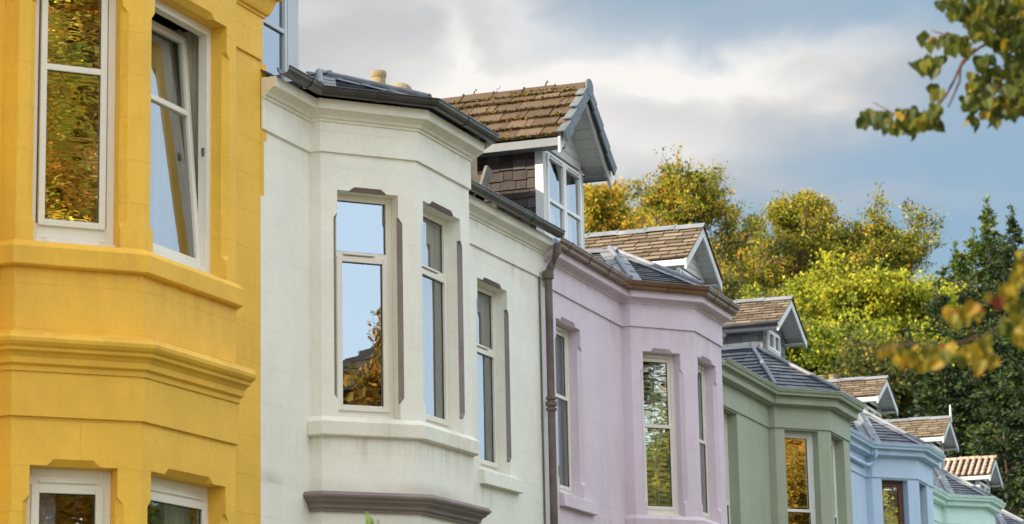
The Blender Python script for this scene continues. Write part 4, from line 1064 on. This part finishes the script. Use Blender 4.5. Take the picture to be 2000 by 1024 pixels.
def grow(base, height, spread, rs, nlimb=9, crown0=.35, gnarl=.25):
    """trunk with limbs that fork; returns tube list and twig ends"""
    tubes = []; ends = []
    H = height; tr = [Vector((0, 0, 0))]
    for i in range(1, 9): tr.append(Vector((rs.gauss(0, .02)*H*.5*i/8, rs.gauss(0, .02)*H*.5*i/8, H*.93*i/8)))
    r0 = H*.018
    tubes.append(([tuple(p) for p in tr], [r0*(1-.92*i/8) for i in range(9)]))
    def fork(p, d, L, r_, lev):
        pts = [p]; q = p.copy(); dd = d.copy(); n = 4
        for i in range(n):
            dd = (dd+Vector((rs.gauss(0, gnarl), rs.gauss(0, gnarl), rs.gauss(0, gnarl)+.06))).normalized()
            q = q+dd*L/n; pts.append(q.copy())
            if lev < 3 and i >= 1:
                for _ in range(2 if lev < 2 else 1):
                    nd = (dd+Vector((rs.gauss(0, .75), rs.gauss(0, .75), rs.gauss(.1, .5)))).normalized()
                    fork(q.copy(), nd, L*rs.uniform(.45, .65), r_*.55, lev+1)
            if lev >= 2: ends.append((q.copy(), dd.copy(), lev))
        tubes.append(([tuple(x) for x in pts], [r_*(1-.75*i/n) for i in range(n+1)]))
    for k in range(nlimb):
        t = crown0+(1-crown0)*(k+.5)/nlimb; i = t*8; p = tr[min(7, int(i))].lerp(tr[min(8, int(i)+1)], i-int(i))
        a = k*2.4+rs.uniform(-.5, .5); q = (t-crown0)/(1-crown0)
        w_ = spread*(.22+.95*sin(pi*min(1, q*.80+.22))**1.2)*.60
        fork(p, Vector((cos(a), sin(a), .30+.55*q)).normalized(), w_, r0*.42*(1.1-.6*q), 0)
    fork(tr[-2], Vector((0, 0, 1)), spread*.30, r0*.2, 1)
    return tubes, ends
def tree(base, top_z, spread, seed, leaf, label, group=None, lsize=.22, per=9, tint=(0, .5), name='broadleaf_tree', cl_r=.35, crown0=.3, nl=10, thin=1.0):
    rs = random.Random(seed); H = top_z-base[2]
    e = empty(name, base, rs.uniform(0, 6)); tag(e, label, 'tree', group)
    tubes, ends = grow(base, H, spread, rs, nl, crown0)
    q = np.array([tuple(x[0]) for x in ends]); c0 = np.median(q[:, :2], 0); rad = np.percentile(np.hypot(*(q[:, :2]-c0).T), 93)
    kz = (H-.1)/q[:, 2].max(); kx = spread*.5/rad
    tubes = [([(p[0]*kx, p[1]*kx, p[2]*kz) for p in pts], rad_) for pts, rad_ in tubes]
    ends = [(Vector((p.x*kx, p.y*kx, p.z*kz)), d, lv) for p, d, lv in ends]
    mb = MB()
    for pts, rad in tubes: mb.tube(pts, [max(.012, x) for x in rad], 5)
    mb.build('trunk', 'bark', e, smooth=True, fixn=False)
    P = []; rc = []
    for (p, d, lv) in ends:
        if rs.random() > thin: continue
        k = int(per*rs.uniform(.5, 1.5)); c = rs.gauss(0, .20)
        for _ in range(k):
            P.append((p.x+rs.gauss(0, cl_r), p.y+rs.gauss(0, cl_r), p.z+rs.gauss(0, cl_r*.40))); rc.append(c)
    P = np.array(P); rc = np.array(rc)
    hh = P[:, 2]/max(1e-3, H)
    r_ = np.clip(tint[0]+rc+rng.normal(0, .16, len(P))+tint[1], 0, .97)
    V, F, r_ = leaves(P, lsize, r_)
    o = mesh_from('crown', V, F, r_, leaf, e)
    return e
def conifer(base, top_z, spread, seed, leaf, label, group, name='conifer_tree', dens=1.0, lsize=.3, narrow=False, low=.12):
    dens *= 3.3
    rs = random.Random(seed); H = top_z-base[2]; e = empty(name, base, 0); tag(e, label, 'tree', group)
    mb = MB(); lean = Vector((rs.gauss(0, .012), rs.gauss(0, .012), 0))*H
    mb.tube([(lean.x*i/8, lean.y*i/8, H*i/8) for i in range(9)], [max(.02, H*.016*(1-i/8.2)) for i in range(9)], 7)
    P = []; D = []; rc = []
    z = H*low
    for _ in range(90):
        P.append((lean.x+rs.gauss(0, .05), lean.y+rs.gauss(0, .05), H*(1+rs.uniform(-.07, .01)))); D.append((rs.gauss(0, .3), rs.gauss(0, .3), 1)); rc.append(.1)
    while z < H*.985:
        q = z/H; L = spread*((1-q)**(.8 if not narrow else 1.15))*(.62 if not narrow else .66)*rs.uniform(.8, 1.1)+.08
        nb = max(4, int(9*(1-q)+4))
        for k in range(nb):
            a = rs.uniform(0, 2*pi); l = L*rs.uniform(.55, 1.15); up_ = rs.uniform(.05, .45) if q > .5 else rs.uniform(-.1, .25)
            pts = []
            for i in range(5):
                f = i/4; pts.append((lean.x*q+cos(a)*l*f, lean.y*q+sin(a)*l*f, z+l*(up_*f-.30*f*f)))
            if rs.random() < .5: mb.tube(pts, [max(.008, .02*L*(1-.8*i/4)) for i in range(5)], 4)
            c = rs.gauss(0, .15); n = int(dens*(8+26*l/2.2))
            for _ in range(n):
                f = rs.uniform(.12, 1)**.7; i = min(3, int(f*4)); g = f*4-i
                p = [pts[i][j]+(pts[i+1][j]-pts[i][j])*g for j in range(3)]; wv = .16*l*(1.1-f)+.05
                P.append((p[0]+rs.gauss(0, wv), p[1]+rs.gauss(0, wv), p[2]+rs.gauss(0, .07)-.05)); D.append((cos(a)+rs.gauss(0, .4), sin(a)+rs.gauss(0, .4), .15 if q > .6 else -.25)); rc.append(c)
        z += H*.022*(1.0 if q < .8 else .7)
    mb.build('trunk', 'bark', e, smooth=True, fixn=False)
    P = np.array(P); D = np.array(D); r_ = np.clip(np.array(rc)+rng.normal(.45, .2, len(P)), 0, 1)
    V, F, r_ = leaves(P, lsize, r_, droop=.25, dirs=D, aspect=.42)
    mesh_from('crown', V, F, r_, leaf, e)
    return e
def put(px, py, dist):
    """foot and top height of a tree whose top shows at px,py"""
    t = at(px, py, dist); return (t.x, t.y, hillz(t.x, t.y)-.2), t.z

GB = 'autumn trees on the hill behind the houses'
spec = [ # px, py(top), dist, spread, leaf, label, kwargs
 (1160, 345, 128, 6.0, 'leaf_gold', 'golden tree just right of the big mossy dormer', dict(tint=(0, .66))),
 (1335, 292, 135, 8.4, 'leaf_gold', 'tallest golden brown tree, above the second dormer', dict(tint=(0, .50), thin=.5, per=10)),
 (1235, 395, 150, 7.0, 'leaf_gold', 'orange tinged tree behind the gap between first and second dormers', dict(tint=(0, .72))),
 (1555, 358, 140, 6.6, 'leaf_gold', 'open crowned bronze tree above the third dormer, left of the twin of it', dict(tint=(0, .46), thin=.5, per=9)),
 (1722, 366, 140, 7.6, 'leaf_gold', 'olive brown tree top standing behind the bright lime coloured tree', dict(thin=.5, per=9, tint=(0, .42))),
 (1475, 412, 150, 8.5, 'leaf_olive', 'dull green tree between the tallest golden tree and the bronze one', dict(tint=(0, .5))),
 (1642, 420, 150, 7.5, 'leaf_gold', 'small brown tree filling the dip between two tall tree tops', dict(tint=(0, .45))),
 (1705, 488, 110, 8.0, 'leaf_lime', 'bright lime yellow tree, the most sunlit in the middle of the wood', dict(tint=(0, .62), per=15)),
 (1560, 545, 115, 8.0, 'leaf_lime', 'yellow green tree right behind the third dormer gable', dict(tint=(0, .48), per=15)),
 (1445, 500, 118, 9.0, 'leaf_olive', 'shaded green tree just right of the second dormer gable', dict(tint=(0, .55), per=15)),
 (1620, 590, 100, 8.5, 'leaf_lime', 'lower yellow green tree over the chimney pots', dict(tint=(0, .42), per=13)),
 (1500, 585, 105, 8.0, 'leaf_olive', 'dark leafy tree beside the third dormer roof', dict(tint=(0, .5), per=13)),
 (1790, 540, 118, 6.5, 'leaf_lime', 'yellow leaved tree at the edge of the dark conifers', dict(tint=(0, .40), per=11)),
 (1290, 445, 128, 9.0, 'leaf_gold', 'golden tree low behind the ridge of the second dormer', dict(tint=(0, .58), per=15)),
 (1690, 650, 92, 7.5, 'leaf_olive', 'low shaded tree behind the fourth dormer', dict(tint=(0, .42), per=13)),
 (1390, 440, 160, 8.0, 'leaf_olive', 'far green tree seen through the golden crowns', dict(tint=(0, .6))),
]
for i, (px, py, dist, sp, leaf, lab, kw) in enumerate(spec):
    b, tz = put(px, py, dist)
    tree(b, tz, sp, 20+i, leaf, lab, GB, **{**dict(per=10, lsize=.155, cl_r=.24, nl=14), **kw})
GC = 'conifers behind the far end of the row'
con = [
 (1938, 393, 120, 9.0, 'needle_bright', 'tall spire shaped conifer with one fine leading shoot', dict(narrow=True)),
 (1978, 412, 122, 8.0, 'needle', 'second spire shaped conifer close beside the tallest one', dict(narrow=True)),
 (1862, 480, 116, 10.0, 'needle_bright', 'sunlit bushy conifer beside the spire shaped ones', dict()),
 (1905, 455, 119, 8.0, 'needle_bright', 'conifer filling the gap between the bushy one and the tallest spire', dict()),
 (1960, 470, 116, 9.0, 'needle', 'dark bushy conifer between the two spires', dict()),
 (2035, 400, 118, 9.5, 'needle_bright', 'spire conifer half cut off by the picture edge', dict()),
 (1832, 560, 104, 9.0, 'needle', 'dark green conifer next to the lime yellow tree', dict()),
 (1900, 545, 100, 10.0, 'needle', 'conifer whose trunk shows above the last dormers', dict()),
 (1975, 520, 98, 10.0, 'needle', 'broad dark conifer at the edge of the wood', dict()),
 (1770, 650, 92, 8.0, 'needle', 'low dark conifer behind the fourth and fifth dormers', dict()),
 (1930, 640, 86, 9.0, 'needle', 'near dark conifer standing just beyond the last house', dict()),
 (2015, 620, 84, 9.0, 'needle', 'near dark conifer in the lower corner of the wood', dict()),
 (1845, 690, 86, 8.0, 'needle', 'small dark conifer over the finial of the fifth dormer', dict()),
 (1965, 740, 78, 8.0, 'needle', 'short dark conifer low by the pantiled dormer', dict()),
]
for i, (px, py, dist, sp, leaf, lab, kw) in enumerate(con):
    b, tz = put(px, py, dist); kw = dict(kw)
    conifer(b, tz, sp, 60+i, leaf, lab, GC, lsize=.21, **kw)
# evergreen undergrowth covering the slope behind the houses
def undergrowth():
    P = []
    for _ in range(60000):
        a = R(random.uniform(7, 34)); d = random.uniform(70, 165); x, y = d*cos(a), d*sin(a)
        P.append((x, y, hillz(x, y)+abs(random.gauss(0, 1.6))))
    P = np.array(P); V, F, r_ = leaves(P, .28, np.clip(rng.normal(.4, .25, len(P)), 0, 1))
    tag(mesh_from('undergrowth', V, F, r_, 'leaf_olive'), kind='stuff')
undergrowth()

# ------------------------------------------------------------------ the street side: things that show only as reflections
GS = 'autumn trees on the other side of the street'
tree((4.2, -13.5, 0), 19.0, 9.5, 108, 'leaf_glow', 'tall yellow green tree mirrored behind the orange one in the yellow house', GS, lsize=.16, per=40, tint=(0, .6), cl_r=.4, crown0=.15, nl=14)
tree((6.0, -9.0, 0), 17.5, 8.5, 101, 'leaf_glow', 'orange and yellow tree mirrored in the window of the yellow house', GS, lsize=.13, per=55, tint=(0, .64), cl_r=.35, crown0=.15, nl=14)
tree((16.0, -7.3, 0), 9.35, 2.3, 102, 'leaf_rust', 'small orange tree mirrored in the bay window of the white house', GS, lsize=.065, per=16, tint=(0, .35), cl_r=.10, crown0=.45, nl=8)
tree((14.75, -9.4, 0), 8.2, 2.0, 107, 'leaf_rust', 'low red shrub like tree mirrored at the foot of the white bay window', GS, lsize=.065, per=40, tint=(0, .6), cl_r=.18, crown0=.3, nl=9)
tree((27, -12.5, 0), 15.0, 8.5, 103, 'leaf_glow', 'yellow green tree mirrored in the pink house window', GS, lsize=.14, per=45, tint=(0, .35), cl_r=.3, crown0=.15, nl=12)
tree((36, -12.5, 0), 16.0, 8.0, 104, 'leaf_rust', 'brown leaved tree mirrored in the green house window', GS, lsize=.14, per=26, tint=(0, .35), cl_r=.3, crown0=.15, nl=12)
tree((45, -12.5, 0), 13.0, 8.0, 105, 'leaf_glow', 'pale yellow tree mirrored in the light blue house window', GS, lsize=.14, per=35, tint=(0, .45), cl_r=.3, crown0=.15)
# opposite house with a brown hipped roof
oh = empty('brick_house', (17.2, -16.5, 0)); tag(oh, 'brick house with brown hipped roof across the street, mirrored in a bay window', 'house')
mb = MB()
wall_face(mb, (4.5, 4), (-4.5, 4), 0, 8.3, [dict(r=(1.2, 2.6, 3.8, 5.4), c=0), dict(r=(6.4, 7.8, 3.8, 5.4), c=0), dict(r=(1.2, 2.9, .8, 2.6), c=0)]); mb.face([(-4.5, 4, 0), (-4.5, -4, 0), (-4.5, -4, 8.3), (-4.5, 4, 8.3)]); mb.face([(4.5, 4, 0), (4.5, -4, 0), (4.5, -4, 8.3), (4.5, 4, 8.3)]); mb.face([(4.5, -4, 0), (-4.5, -4, 0), (-4.5, -4, 8.3), (4.5, -4, 8.3)])
mb.build('wall', 'brick', oh)
mb = MB(); z0, z1 = 8.25, 11.4
tile_slope(mb, [(-5, 4.5, z0), (5, 4.5, z0), (2.2, 0, z1), (-2.2, 0, z1)], (1, 0, 0), .24, .3, .02)
tile_slope(mb, [(-5, 4.5, z0), (-5, -4.5, z0), (-2.2, 0, z1)], (0, 1, 0), .24, .3, .02); tile_slope(mb, [(5, 4.5, z0), (5, -4.5, z0), (2.2, 0, z1)], (0, 1, 0), .24, .3, .02)
mb.face([(-5, -4.5, z0), (5, -4.5, z0), (2.2, 0, z1), (-2.2, 0, z1)])
ridge_caps(mb, (-2.2, 0, z1), (2.2, 0, z1), (0, -1, -.8), (0, 1, -.8), .16, .03)
for sx in (-1, 1): ridge_caps(mb, (5*sx, 4.5, z0+.02), (2.2*sx, 0, z1+.02), (-sx, .4, -.6), (.2*sx, -1, -.6), .16, .03)
mb.build('roof', 'slate_brown', oh)
for r_ in ((1.2, 2.6, 3.8, 5.4), (6.4, 7.8, 3.8, 5.4), (1.2, 2.9, .8, 2.6)): window(oh, seg_T((4.5, 4), (-4.5, 4)), r_, 'two_light', 'upvc_white')

# ------------------------------------------------------------------ near lime tree: boughs reaching into the picture
def leaf_mesh(P, axis, nrm, s):
    """heart shaped leaf, folded along its midrib"""
    a = axis.normalized(); b = nrm.cross(a).normalized(); n = a.cross(b)
    half = [(0, 0), (-.06, .22), (.04, .42), (.28, .50), (.55, .44), (.80, .24), (.93, .08), (1.06, 0)]
    mid = [(0, 0), (.28, 0), (.55, 0), (.80, 0), (1.06, 0)]
    cv = lambda x, y: P+(a*x+b*y+n*(abs(y)*.35-.25*x*x))*s
    return [[cv(x, y) for x, y in half], [cv(x, -y) for x, y in half][::-1]]
def lime_tree():
    e = empty('lime_tree', (9.6, -1.9, 0)); tag(e, 'lime tree close to the camera whose leafy boughs hang in from the right edge', 'tree')
    inv = Vector((9.6, -1.9, 0))
    rs = random.Random(5)
    br = MB(); L1 = MB(); L2 = MB()
    top = Vector((9.5, -1.7, 7.5))
    br.tube([inv-inv, Vector((.05, .02, 2.0)), Vector((-.05, .1, 4.2)), top-inv, Vector((.2, .1, 9.5))], [.22, .19, .15, .10, .03], 12)
    def bough(pts, r0, r1, root):
        W = [at(*p) for p in pts]; a = Vector(root); b = W[0]; D_ = (b-a).length
        if D_ > 1.2:      # the length outside the view: arched, crooked and in leaf as well
            pre = [a]; up_ = Vector((rs.uniform(-.1, .1), rs.uniform(-.1, .1), .14))*D_
            for i in range(1, 9):
                t = i/9; q = a.lerp(b, t)+up_*sin(pi*t)+Vector((rs.gauss(0, .05), rs.gauss(0, .05), rs.gauss(0, .05))); pre.append(q)
                if t < .85:
                    for _ in range(16):
                        P = q-inv+Vector((rs.gauss(0, .16), rs.gauss(0, .16), rs.gauss(-.06, .12))); ax = Vector((rs.gauss(0, .5), rs.gauss(0, .5), -1)); nn = Vector((rs.gauss(0, .7), rs.gauss(0, .7), 1)).normalized()
                        for f in leaf_mesh(P, ax, nn, .055): L1.face(f, r=min(1, max(0, rs.gauss(.4, .22))))
            W = pre+W
        else: W = [a]+W
        W = [w_-inv for w_ in W]
        n = len(W); br.tube(W, [r0+(r1-r0)*min(1, i/(n-1)) for i in range(n)], 7)
    def scatter(mbx, px, py, rx, ry, dist, k, size, stem_to=None, bias=.5):
        for _ in range(k):
            an = rs.uniform(0, 2*pi); q = math.sqrt(rs.random()); x, y = px+rx*q*cos(an), py+ry*q*sin(an)
            P = at(x, y, dist+rs.uniform(-.35, .35))-inv
            ax = Vector((rs.gauss(0, .5), rs.gauss(0, .5), -1)); nn = Vector((-cos(YAW)+rs.gauss(0, .55), -sin(YAW)+rs.gauss(0, .55), rs.gauss(.3, .4))).normalized()
            r_ = min(1, max(0, rs.gauss(bias, .22)))
            for f in leaf_mesh(P, ax, nn, size*rs.uniform(.75, 1.2)): mbx.face(f, r=r_)
    d = 9.2
    ro = Vector((9.5, -1.6, 6.2))
    bough([(2060, 20, d), (1990, 60, d), (1915, 92, d), (1880, 120, d), (1862, 160, d), (1846, 190, d), (1815, 215, d), (1790, 235, d), (1745, 222, d), (1705, 200, d)], .012, .002, ro)
    bough([(2060, 20, d), (1990, 40, d), (1900, 75, d), (1860, 72, d), (1820, 60, d)], .010, .003, ro)
    bough([(1905, 95, d), (1876, 130, d), (1874, 160, d), (1852, 210, d)], .008, .003, at(1905, 95, d))
    bough([(2060, 90, d), (2010, 110, d), (1960, 150, d), (1930, 200, d), (1910, 240, d)], .010, .003, ro)
    bough([(2060, 0, d), (1960, 10, d), (1890, 10, d), (1850, 5, d)], .010, .003, ro)
    S = .044
    for (px, py, rx, ry, k) in ((1960, 20, 75, 32, 85), (1985, 75, 40, 45, 50), (1870, 10, 38, 14, 14), (1862, 34, 14, 8, 4), (1950, 70, 45, 30, 20), (1900, 60, 22, 14, 6), (1990, 150, 24, 40, 26),
                                (1828, 80, 36, 12, 9), (1868, 92, 26, 16, 8), (1808, 132, 24, 14, 8), (1832, 122, 14, 10, 3), (1828, 176, 14, 12, 4), (1778, 132, 6, 6, 1),
                                (1706, 232, 22, 16, 7), (1740, 245, 26, 16, 8), (1782, 248, 24, 14, 9), (1815, 236, 18, 18, 8), (1828, 222, 14, 12, 5), (1770, 222, 14, 6, 3),
                                (1925, 160, 34, 26, 17), (1905, 200, 26, 16, 11), (1960, 195, 36, 26, 20), (1905, 235, 14, 14, 3), (1950, 230, 30, 12, 8), (1988, 200, 16, 30, 9), (1925, 122, 18, 8, 4)):
        scatter(L1, px, py-8, rx, ry, d, int(k*1.9), S, bias=.28)
    # the lower, nearer bough, turned yellow
    d2 = 7.0; ro2 = Vector((9.5, -1.75, 3.4))
    bough([(2120, 560, 7.4), (2010, 610, d2), (1930, 655, d2), (1850, 675, d2), (1780, 670, d2), (1715, 685, d2)], .005, .002, ro2)
    bough([(2120, 560, 7.4), (2010, 560, d2), (1960, 585, d2), (1900, 600, d2), (1855, 625, d2)], .005, .002, ro2)
    bough([(2120, 500, 7.4), (2010, 500, d2), (1985, 540, d2)], .005, .002, ro2)
    S2 = .036
    for (px, py, rx, ry, k) in ((1738, 690, 26, 14, 6), (1770, 700, 24, 16, 7), (1805, 705, 22, 16, 6), (1845, 695, 30, 18, 9), (1880, 690, 26, 20, 8), (1915, 705, 24, 24, 8), (1935, 675, 18, 20, 5),
                                (1868, 625, 22, 18, 6), (1900, 618, 28, 16, 9), (1960, 580, 32, 16, 8), (1992, 540, 16, 22, 6), (1985, 600, 20, 20, 7), (1975, 640, 26, 20, 8), (1998, 655, 14, 24, 5), (1990, 510, 12, 16, 2)):
        scatter(L2, px, py-12, rx, ry, d2, int(k*1.25), S2, bias=.5)
    # the rest of the crown, above and right of the view
    for _ in range(1500):
        a = rs.uniform(0, 2*pi); r_ = 2.0*math.sqrt(rs.random()); z = rs.uniform(5.2, 9.6)
        P = Vector((2.2+r_*cos(a), -2.6+r_*sin(a)*.7, z)); ax = Vector((rs.gauss(0, .5), rs.gauss(0, .5), -1)); nn = Vector((rs.gauss(0, 1), rs.gauss(0, 1), 1)).normalized()
        for f in leaf_mesh(P, ax, nn, .075): L1.face(f, r=min(1, max(0, rs.gauss(.4, .22))))
    br.build('trunk', 'twig', e, smooth=True, fixn=False); L1.build('foliage', 'leaf_near', e, fixn=False); o = L2.build('foliage', 'leaf_near_autumn', e, fixn=False); o['label'] = 'yellow and rust coloured low bough'
lime_tree()

# ------------------------------------------------------------------ garden plant whose tip shows at the bottom edge
def plant():
    t = at(720, 1005, 9.5); e = empty('garden_plant', (t.x, t.y, 0)); tag(e, 'green tip of a slender garden plant in front of the white bay', 'plant')
    mb = MB(); mb.tube([(0, 0, 0), (.02, 0, t.z*.5), (0, .01, t.z)], [.012, .009, .004], 6); mb.tube([(0, 0, 0), (.03, -.03, t.z*.5), (.028, -.026, t.z-.02)], [.01, .007, .003], 6); mb.build('stem', 'leaf_plant', e)
    rs = random.Random(3); lm = MB()
    for x0, zt in ((0, t.z), (.028, t.z-.02)):
        for k in range(120):
            z = zt*(k/120)**.6; a = rs.uniform(0, 6.3); up_ = .5 if z < zt-.1 else 1.6
            ax = Vector((cos(a), sin(a), up_)).normalized()
            for f in leaf_mesh(Vector((x0, 0, z)), ax, Vector((-ax.y, ax.x, .4)).normalized(), .05 if z < zt-.1 else .03):
                lm.face(f, r=rs.random())
    lm.build('foliage', 'leaf_plant', e, fixn=False)
plant()
